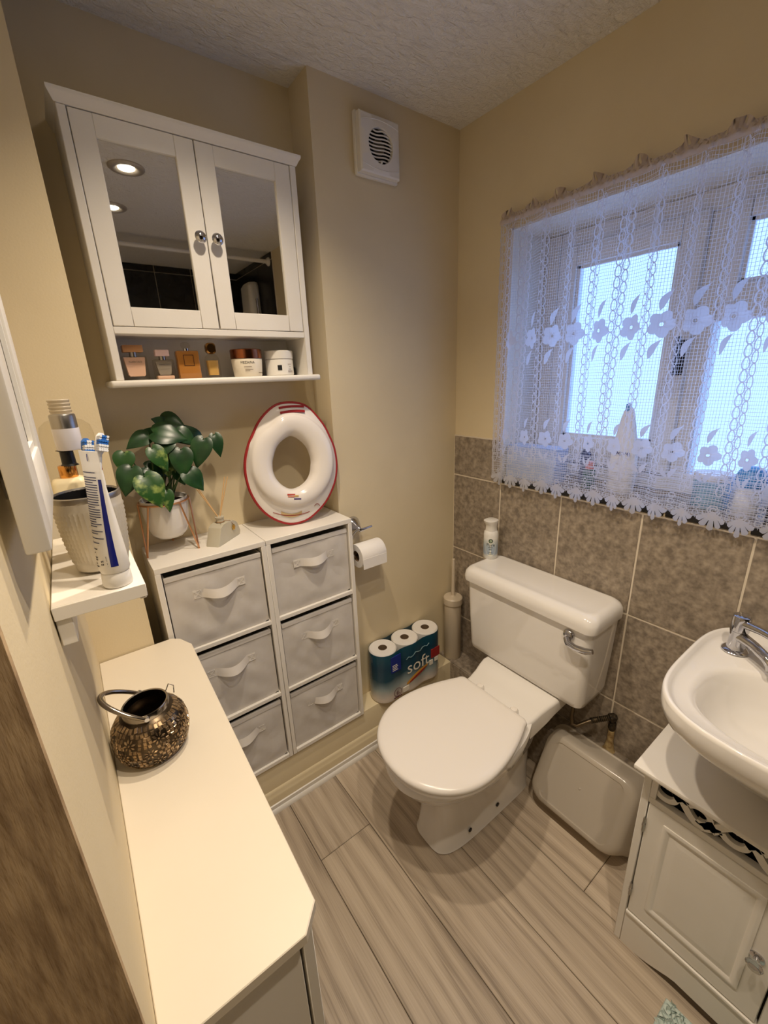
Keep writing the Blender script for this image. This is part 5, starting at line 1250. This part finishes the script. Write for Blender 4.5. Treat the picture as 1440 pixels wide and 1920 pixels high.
ob('symbols', bars, INK, t)
yy = on_tube(0.006, 0.040); 
text('lettering', '75 ml', 0.0062, INK, t, tuple(Vector(on_tube(0.0115, 0.037)) + fy * sgn * 0.0003), tuple(ax), tuple(-fx), 0.0)

# bottles behind the tumbler
t = thing('serum_bottle', 'cream serum bottle with black neck and silver-topped white cap', 'bottle', (-1.366, -0.520, SZ1))
bx_, by_ = -1.362, -0.520
CRB = mat('cream_bottle', srgb(236, 222, 184), 0.35)
ob('body', MB().loft([[(x, y, SZ1 + z) for x, y in rrect(bx_ - 0.022 + i, bx_ + 0.022 - i, by_ - 0.018 + i, by_ + 0.018 - i, 0.008)] for z, i in ((0, 0.002), (0.003, 0), (0.112, 0), (0.118, 0.003), (0.120, 0.007))]), CRB, t)
ob('gold_collar', MB().lathe([(0.010, 0.118), (0.0115, 0.120), (0.0115, 0.137), (0.010, 0.138)], (bx_ + 0.002, by_, SZ1), 24), mat('gold_metal', srgb(222, 160, 86), 0.18, metal=1.0), t)
ob('black_neck', MB().lathe([(0.012, 0.137), (0.009, 0.140), (0.0085, 0.158), (0.013, 0.160)], (bx_ + 0.006, by_, SZ1), 20), BLACK, t)
ob('white_cap', MB().lathe([(0.0160, 0.160), (0.0168, 0.162), (0.0168, 0.191)], (bx_ + 0.012, by_, SZ1), 32, True, True), mat('pearl_plastic', srgb(226, 222, 226), 0.25), t)
ob('silver_top', MB().lathe([(0.0160, 0.191), (0.0160, 0.209), (0.0150, 0.211), (0.003, 0.211)], (bx_ + 0.012, by_, SZ1), 32), STEEL, t)
pl_ = MB()
for k in range(5): pl_.box(bx_ - 0.019, bx_ + (0.0 if k % 2 else 0.006), by_ - 0.0184, by_ - 0.0181, SZ1 + 0.088 - 0.005 * k, SZ1 + 0.0893 - 0.005 * k)
ob('small_print', pl_, mat('brown_print', srgb(110, 92, 74), 0.7), t)
t = thing('clear_bottle', 'clear round-shouldered bottle with ribbed translucent cap', 'bottle', (-1.353, -0.462, SZ1))
cx_, cy_ = -1.350, -0.455
ob('body', MB().lathe([(0.034, 0), (0.036, 0.004), (0.036, 0.175), (0.033, 0.190), (0.024, 0.198), (0.015, 0.201)], (cx_, cy_, SZ1), 40), CLEAR, t)
rc = []
for k in range(6):
    rc += [(0.0135, 0.200 + 0.0052 * k), (0.0145, 0.2015 + 0.0052 * k), (0.0145, 0.2035 + 0.0052 * k), (0.0135, 0.2045 + 0.0052 * k)]
ob('ribbed_cap', MB().lathe(rc, (cx_, cy_, SZ1), 32), mat('translucent_cap', srgb(222, 210, 188), 0.3, trans=0.5), t)
t = thing('small_tube', 'small white tube with red band behind the toothpaste', 'tube', (-1.338, -0.512, SZ1))
tx_, ty_ = -1.328, -0.520
ob('body', MB().loft([sup(tx_, ty_, a, b, 2.2, SZ1 + z, 24) for z, a, b in ((0.012, 0.010, 0.009), (0.03, 0.0105, 0.008), (0.125, 0.011, 0.0035))]), TWH, t)
ob('cap', MB().lathe([(0.009, 0), (0.009, 0.0125)], (tx_, ty_, SZ1), 20), PLAST, t)
ob('red_band', MB().loft([sup(tx_, ty_, a, b, 2.2, SZ1 + z, 24) for z, a, b in ((0.1245, 0.0111, 0.0038), (0.138, 0.0112, 0.0016))]), RED, t)

# ================================================================== LACE CURTAIN, ROD, SILL ITEMS
CXB, CY0, CZ1 = -0.036, -0.238, 2.004
t = thing('curtain_rod', 'thin white curtain rod across the window opening', 'curtain rod', (CXB, -0.77, 1.99))
ob('rod', MB().tube([(CXB, -0.232, CZ1), (CXB, -1.318, CZ1)], 0.0055, 12), mat('beige_rod', srgb(206, 192, 172), 0.5), t)
for y in (-0.230, -1.320): ob('bracket', MB().tube([(-0.0005, y, CZ1), (CXB, y, CZ1)], 0.0045, 10).lathe_axis([(0.010, 0), (0.010, 0.003)], (0, y, CZ1), (-1, 0, 0), 14), PLAST, t)

COMP = 0.84; UW = 1.075 / COMP
def cmap(u, v):
    """u along the cloth (m), v height above hem (m) -> point of the hanging, folded cloth"""
    hgt = 0.905
    k = v / hgt
    gather = 0.6 + 0.4 * k
    ph = 2 * pi * u / 0.118 + 0.9 * sin(u * 7.1) + 0.5 * sin(u * 17.3)
    amp = 0.0125 * (0.75 + 0.35 * sin(u * 9.7 + 1.0))
    x = CXB + amp * gather * sin(ph) + 0.004 * sin(u * 31 + v * 5) * (1 - k)
    y = CY0 - COMP * u + 0.006 * cos(ph) * gather + 0.004 * sin(v * 6 + u * 11) * (1 - k)
    z = CZ1 - hgt + v
    if k > 0.985: x = x * 0.6 + (CXB - 0.007) * 0.4
    return (x, y, z)
lace = MB()
def rib(pts, wd, sub=None):
    """flat thread through (u, v) points"""
    n = len(pts); vs_ = []
    for i, (u, v) in enumerate(pts):
        a = pts[max(i - 1, 0)]; b = pts[min(i + 1, n - 1)]
        dx, dy = b[0] - a[0], b[1] - a[1]; l_ = sqrt(dx * dx + dy * dy) or 1
        ox, oy = -dy / l_ * wd / 2, dx / l_ * wd / 2
        vs_.append(cmap(u + ox, v + oy)); vs_.append(cmap(u - ox, v - oy))
    lace.add(vs_, [(2 * i, 2 * i + 2, 2 * i + 3, 2 * i + 1) for i in range(n - 1)])
def blob(cu, cv, f, n=28, hole=0.0):
    """filled motif: radial outline f(angle) -> radius"""
    inner = [(cu + hole * cos(2 * pi * k / n), cv + hole * sin(2 * pi * k / n)) for k in range(n)]
    outer = [(cu + f(2 * pi * k / n) * cos(2 * pi * k / n), cv + f(2 * pi * k / n) * sin(2 * pi * k / n)) for k in range(n)]
    vs_ = [cmap(*p) for p in inner] + [cmap(*p) for p in outer]
    lace.add(vs_, [(k, (k + 1) % n, n + (k + 1) % n, n + k) for k in range(n)])
TOPV = 0.905
PER = 0.0950
npair = int(UW / PER)
# net
nv_ = int(UW / 0.0068)
for i in range(nv_ + 1):
    u = UW * i / nv_
    rib([(u, 0.035 + (TOPV - 0.035) * j / 44) for j in range(45)], 0.0010)
nh = 104
for j in range(nh):
    v = 0.040 + 0.0084 * j
    if v > TOPV: break
    wd = 0.0009 if v > 0.17 else 0.0016
    rib([(UW * i / 210, v) for i in range(211)], wd)
for j in range(22):                                        # denser weft near the hem
    v = 0.045 + 0.0056 * j
    rib([(UW * i / 210, v) for i in range(211)], 0.0013)
# tear-drop chains in pairs
def drop(u, v, w_, h_, wd=0.0031):
    pts = []
    for k in range(15):
        a = 2 * pi * k / 14
        r = 0.5 - 0.5 * cos(a); yy = -h_ / 2 * cos(a)
        pts.append((u + w_ / 2 * sin(a) * (1.15 - 0.35 * r), v + yy))
    rib(pts, wd)
for p in range(npair + 1):
    uc = 0.016 + PER * p
    for s_ in (-1, 1):
        ucc = uc + s_ * 0.0088
        if not 0.004 < ucc < UW - 0.004: continue
        for k in range(28):
            v = 0.115 + 0.0285 * k + (0.014 if s_ > 0 else 0)
            if v > TOPV - 0.012: break
            drop(ucc, v, 0.0155, 0.0285)
            rib([(uc - 0.004, v + 0.0142), (uc + 0.004, v + 0.0142)], 0.0014)
# flowers and leaves between the chains
def petal_flower(u, v, R):
    blob(u, v, lambda a: R * (0.70 + 0.30 * abs(cos(2.5 * a + 0.3))), 40, R * 0.13)
    rib([(u + R * 0.24 * cos(2 * pi * k / 14), v + R * 0.24 * sin(2 * pi * k / 14)) for k in range(15)], 0.0022)
def lleaf(u, v, L_, ang, w_=0.30):
    n = 12; ca, sa = cos(ang), sin(ang); l1, l2 = [], []
    for k in range(n + 1):
        s_ = k / n; hw = w_ * L_ * sin(pi * min(1, s_ * 1.05) ** 0.8) * 0.5 + 0.0003
        bend = 0.12 * L_ * sin(pi * s_)
        a, b1, b2 = (s_ - 0.5) * L_, bend + hw, bend - hw
        l1.append(cmap(u + a * ca - b1 * sa, v + a * sa + b1 * ca)); l2.append(cmap(u + a * ca - b2 * sa, v + a * sa + b2 * ca))
    vs_ = [q_ for pr2 in zip(l1, l2) for q_ in pr2]
    lace.add(vs_, [(2 * i, 2 * i + 2, 2 * i + 3, 2 * i + 1) for i in range(n)])
for p in range(npair):
    um = 0.016 + PER * (p + 0.5)
    petal_flower(um, 0.535, 0.0345)
    lleaf(um + 0.006, 0.594, 0.056, radians(62)); lleaf(um - 0.006, 0.474, 0.056, radians(62))
    petal_flower(um, 0.205, 0.0285)
    lleaf(um + 0.004, 0.256, 0.045, radians(62)); lleaf(um - 0.010, 0.150, 0.036, radians(118)); lleaf(um + 0.012, 0.148, 0.036, radians(62))
# hem: spirals and fans of petals
def finger(u, v, ang, r0, L_, w_):
    """rounded finger-like petal of the scalloped hem"""
    ca, sa = cos(ang), sin(ang); l1, l2 = [], []
    for k in range(11):
        s_ = k / 10; hw = w_ / 2 * (0.35 + 0.65 * s_) * (1 if s_ < 0.75 else sqrt(max(0.0, 1 - ((s_ - 0.75) / 0.25) ** 2)) + 0.02)
        a = r0 + L_ * s_
        l1.append(cmap(u + a * ca - hw * sa, v + a * sa + hw * ca)); l2.append(cmap(u + a * ca + hw * sa, v + a * sa - hw * ca))
    lace.add([q_ for pr2 in zip(l1, l2) for q_ in pr2], [(2 * i, 2 * i + 2, 2 * i + 3, 2 * i + 1) for i in range(10)])
nsc = int(UW / 0.074)
for p in range(nsc):
    um = 0.031 + UW / nsc * p
    rib([(um + (0.004 + 0.0115 * k / 30) * cos(k * 0.42), 0.062 + (0.004 + 0.0115 * k / 30) * sin(k * 0.42)) for k in range(31)], 0.0034)
    for q_ in range(-2, 3):
        a = -pi / 2 + q_ * 0.46; L_ = 0.032 - 0.0045 * abs(q_)
        finger(um, 0.056, a, 0.010, L_ * 1.30, 0.0172)
    blob(um, 0.046, lambda a: 0.011, 16)
    rib([(um + 0.022 * cos(a), 0.058 + 0.024 * sin(a)) for a in [pi * 1.02 + k * pi * 0.96 / 14 for k in range(15)]], 0.0032)
    um2 = um + UW / nsc / 2
    for dv_ in (0.050, 0.068, 0.086): rib([(um2 + 0.007 * cos(2 * pi * k / 12), dv_ + 0.007 * sin(2 * pi * k / 12)) for k in range(13)], 0.0026)
# side hems
for u in (0.0015, 0.006, UW - 0.004): rib([(u, 0.03 + (TOPV - 0.03) * j / 60) for j in range(61)], 0.0030)
ct = thing('lace_curtain', 'white lace net curtain with flowers and scalloped hem over the window', 'curtain', (CXB, -0.78, CZ1 - 0.905))
stuff(ob('lace_net', lace, LACE, ct, 80))
# gathered heading with little ruffles
hd = MB(); n = 260; vs_ = []
for i in range(n + 1):
    u = UW * i / n; x, y, z = cmap(u, TOPV); ruf = max(0, sin(2 * pi * u / 0.118 + 0.9 * sin(u * 7.1))) ** 2
    for k, (dz, dx) in enumerate(((-0.010, -0.0075), (0.002, -0.0085), (0.010, -0.004), (0.016 + 0.020 * ruf, -0.002 - 0.012 * ruf * sin(u * 190)), (0.010 + 0.010 * ruf, 0.009), (0.0, 0.0075))):
        vs_.append((CXB + dx + 0.002 * sin(u * 240 + k), y + 0.003 * sin(u * 170 + 2 * k), CZ1 + dz))
hd.add(vs_, [(6 * i + k, 6 * (i + 1) + k, 6 * (i + 1) + k + 1, 6 * i + k + 1) for i in range(n) for k in range(5) if (i + k) % 3 or k in (0, 4)])
stuff(ob('gathered_heading', hd, thin_mat('heading_lace', srgb(222, 208, 196), srgb(222, 208, 196), 0.4), ct, 60))

# ---- things on the sill behind the curtain
ZL = 1.1335
t = thing('carton', 'plain carton with blue daylight painted in, at the end of the window sill', 'carton', (0.055, -0.36, ZL))
ob('box', MB().rbox(0.016, 0.10, -0.470, -0.262, ZL, ZL + 0.125, 0.002, 1), mat('blue_daylit_card', srgb(186, 204, 240), 0.6), t)  # the blue of the window light is put into the card colour
ob('flap', MB().box(0.018, 0.098, -0.468, -0.366, ZL + 0.125, ZL + 0.1262), mat('blue_daylit_card', srgb(186, 204, 240), 0.6), t)
BB = mat('blue_plastic', srgb(80, 150, 214), 0.35)
t = thing('lotion_bottle', 'white lotion bottle with small blue cap on the window sill', 'bottle', (0.09, -0.668, ZL))
ob('body', MB().loft([sup(0.09, -0.668 + dy, a, b, 3, ZL + z, 36) for z, a, b, dy in ((0, 0.020, 0.036, 0), (0.004, 0.022, 0.040, 0), (0.06, 0.022, 0.044, 0), (0.12, 0.020, 0.040, 0), (0.18, 0.018, 0.031, 0.001), (0.23, 0.015, 0.022, 0.002), (0.262, 0.011, 0.015, 0.002), (0.275, 0.006, 0.008, 0.002))]), UPVC, t)
ob('cap', MB().lathe([(0.009, 0.262), (0.0095, 0.268), (0.008, 0.284), (0.003, 0.288)], (0.088, -0.664, ZL), 20), BB, t)
text('lettering', 'Dove', 0.026, mat('navy_print', srgb(26, 34, 120), 0.35), t, (0.068, -0.668, ZL + 0.125), (0, -1, 0), (0, 0, 1), 0.0012)
t = thing('small_bottle', 'green bottle with coral cap on the window sill', 'bottle', (0.06, -0.565, ZL))
ob('body', MB().lathe([(0.018, 0), (0.020, 0.003), (0.020, 0.06), (0.012, 0.07)], (0.06, -0.575, ZL), 24), mat('dark_green_plastic', srgb(30, 84, 66), 0.35), t)
ob('cap', MB().lathe([(0.014, 0.068), (0.014, 0.092), (0.011, 0.095)], (0.06, -0.575, ZL), 20), mat('coral_plastic', srgb(222, 110, 90), 0.4), t)
t = thing('toiletry_bottle', 'dark navy toiletry bottle beside the carton', 'bottle', (0.11, -0.515, ZL))
ob('body', MB().lathe([(0.018, 0), (0.019, 0.003), (0.019, 0.105), (0.010, 0.115)], (0.13, -0.520, ZL), 24), mat('navy_plastic', srgb(30, 40, 90), 0.35), t)
ob('cap', MB().lathe([(0.0105, 0.113), (0.0105, 0.140), (0.008, 0.142)], (0.13, -0.520, ZL), 20), BLACK, t)
t = thing('blue_tub', 'pale blue lidded tub on the window sill', 'tub', (0.10, -0.925, ZL))
ob('body', MB().lathe([(0.040, 0), (0.043, 0.004), (0.046, 0.085)], (0.10, -0.915, ZL), 36), mat('pale_blue_plastic', srgb(150, 196, 226), 0.35), t)
ob('lid', MB().lathe([(0.048, 0.083), (0.048, 0.098), (0.045, 0.101), (0.003, 0.102)], (0.10, -0.915, ZL), 36), UPVC, t)
t = thing('blue_ball_cap_bottle', 'round bright blue topped bottle on the window sill', 'bottle', (0.08, -1.0, ZL))
ob('body', MB().lathe([(0.028, 0), (0.030, 0.003), (0.030, 0.075), (0.022, 0.085)], (0.07, -1.005, ZL), 28), UPVC, t)
ob('cap', MB().lathe([(0.030, 0.083), (0.034, 0.095), (0.034, 0.112), (0.028, 0.126), (0.014, 0.134), (0.002, 0.136)], (0.07, -1.005, ZL), 28), BB, t)
t = thing('dark_jar', 'dark navy jar with sloping shoulders on the window sill', 'jar', (0.06, -1.10, ZL))
ob('body', MB().lathe([(0.040, 0), (0.043, 0.004), (0.043, 0.095), (0.030, 0.115), (0.024, 0.118)], (0.055, -1.095, ZL), 32), mat('ink_navy_glass', srgb(24, 26, 52), 0.2), t)
ob('lid', MB().lathe([(0.026, 0.116), (0.026, 0.134), (0.022, 0.136)], (0.055, -1.095, ZL), 28), BLACK, t)
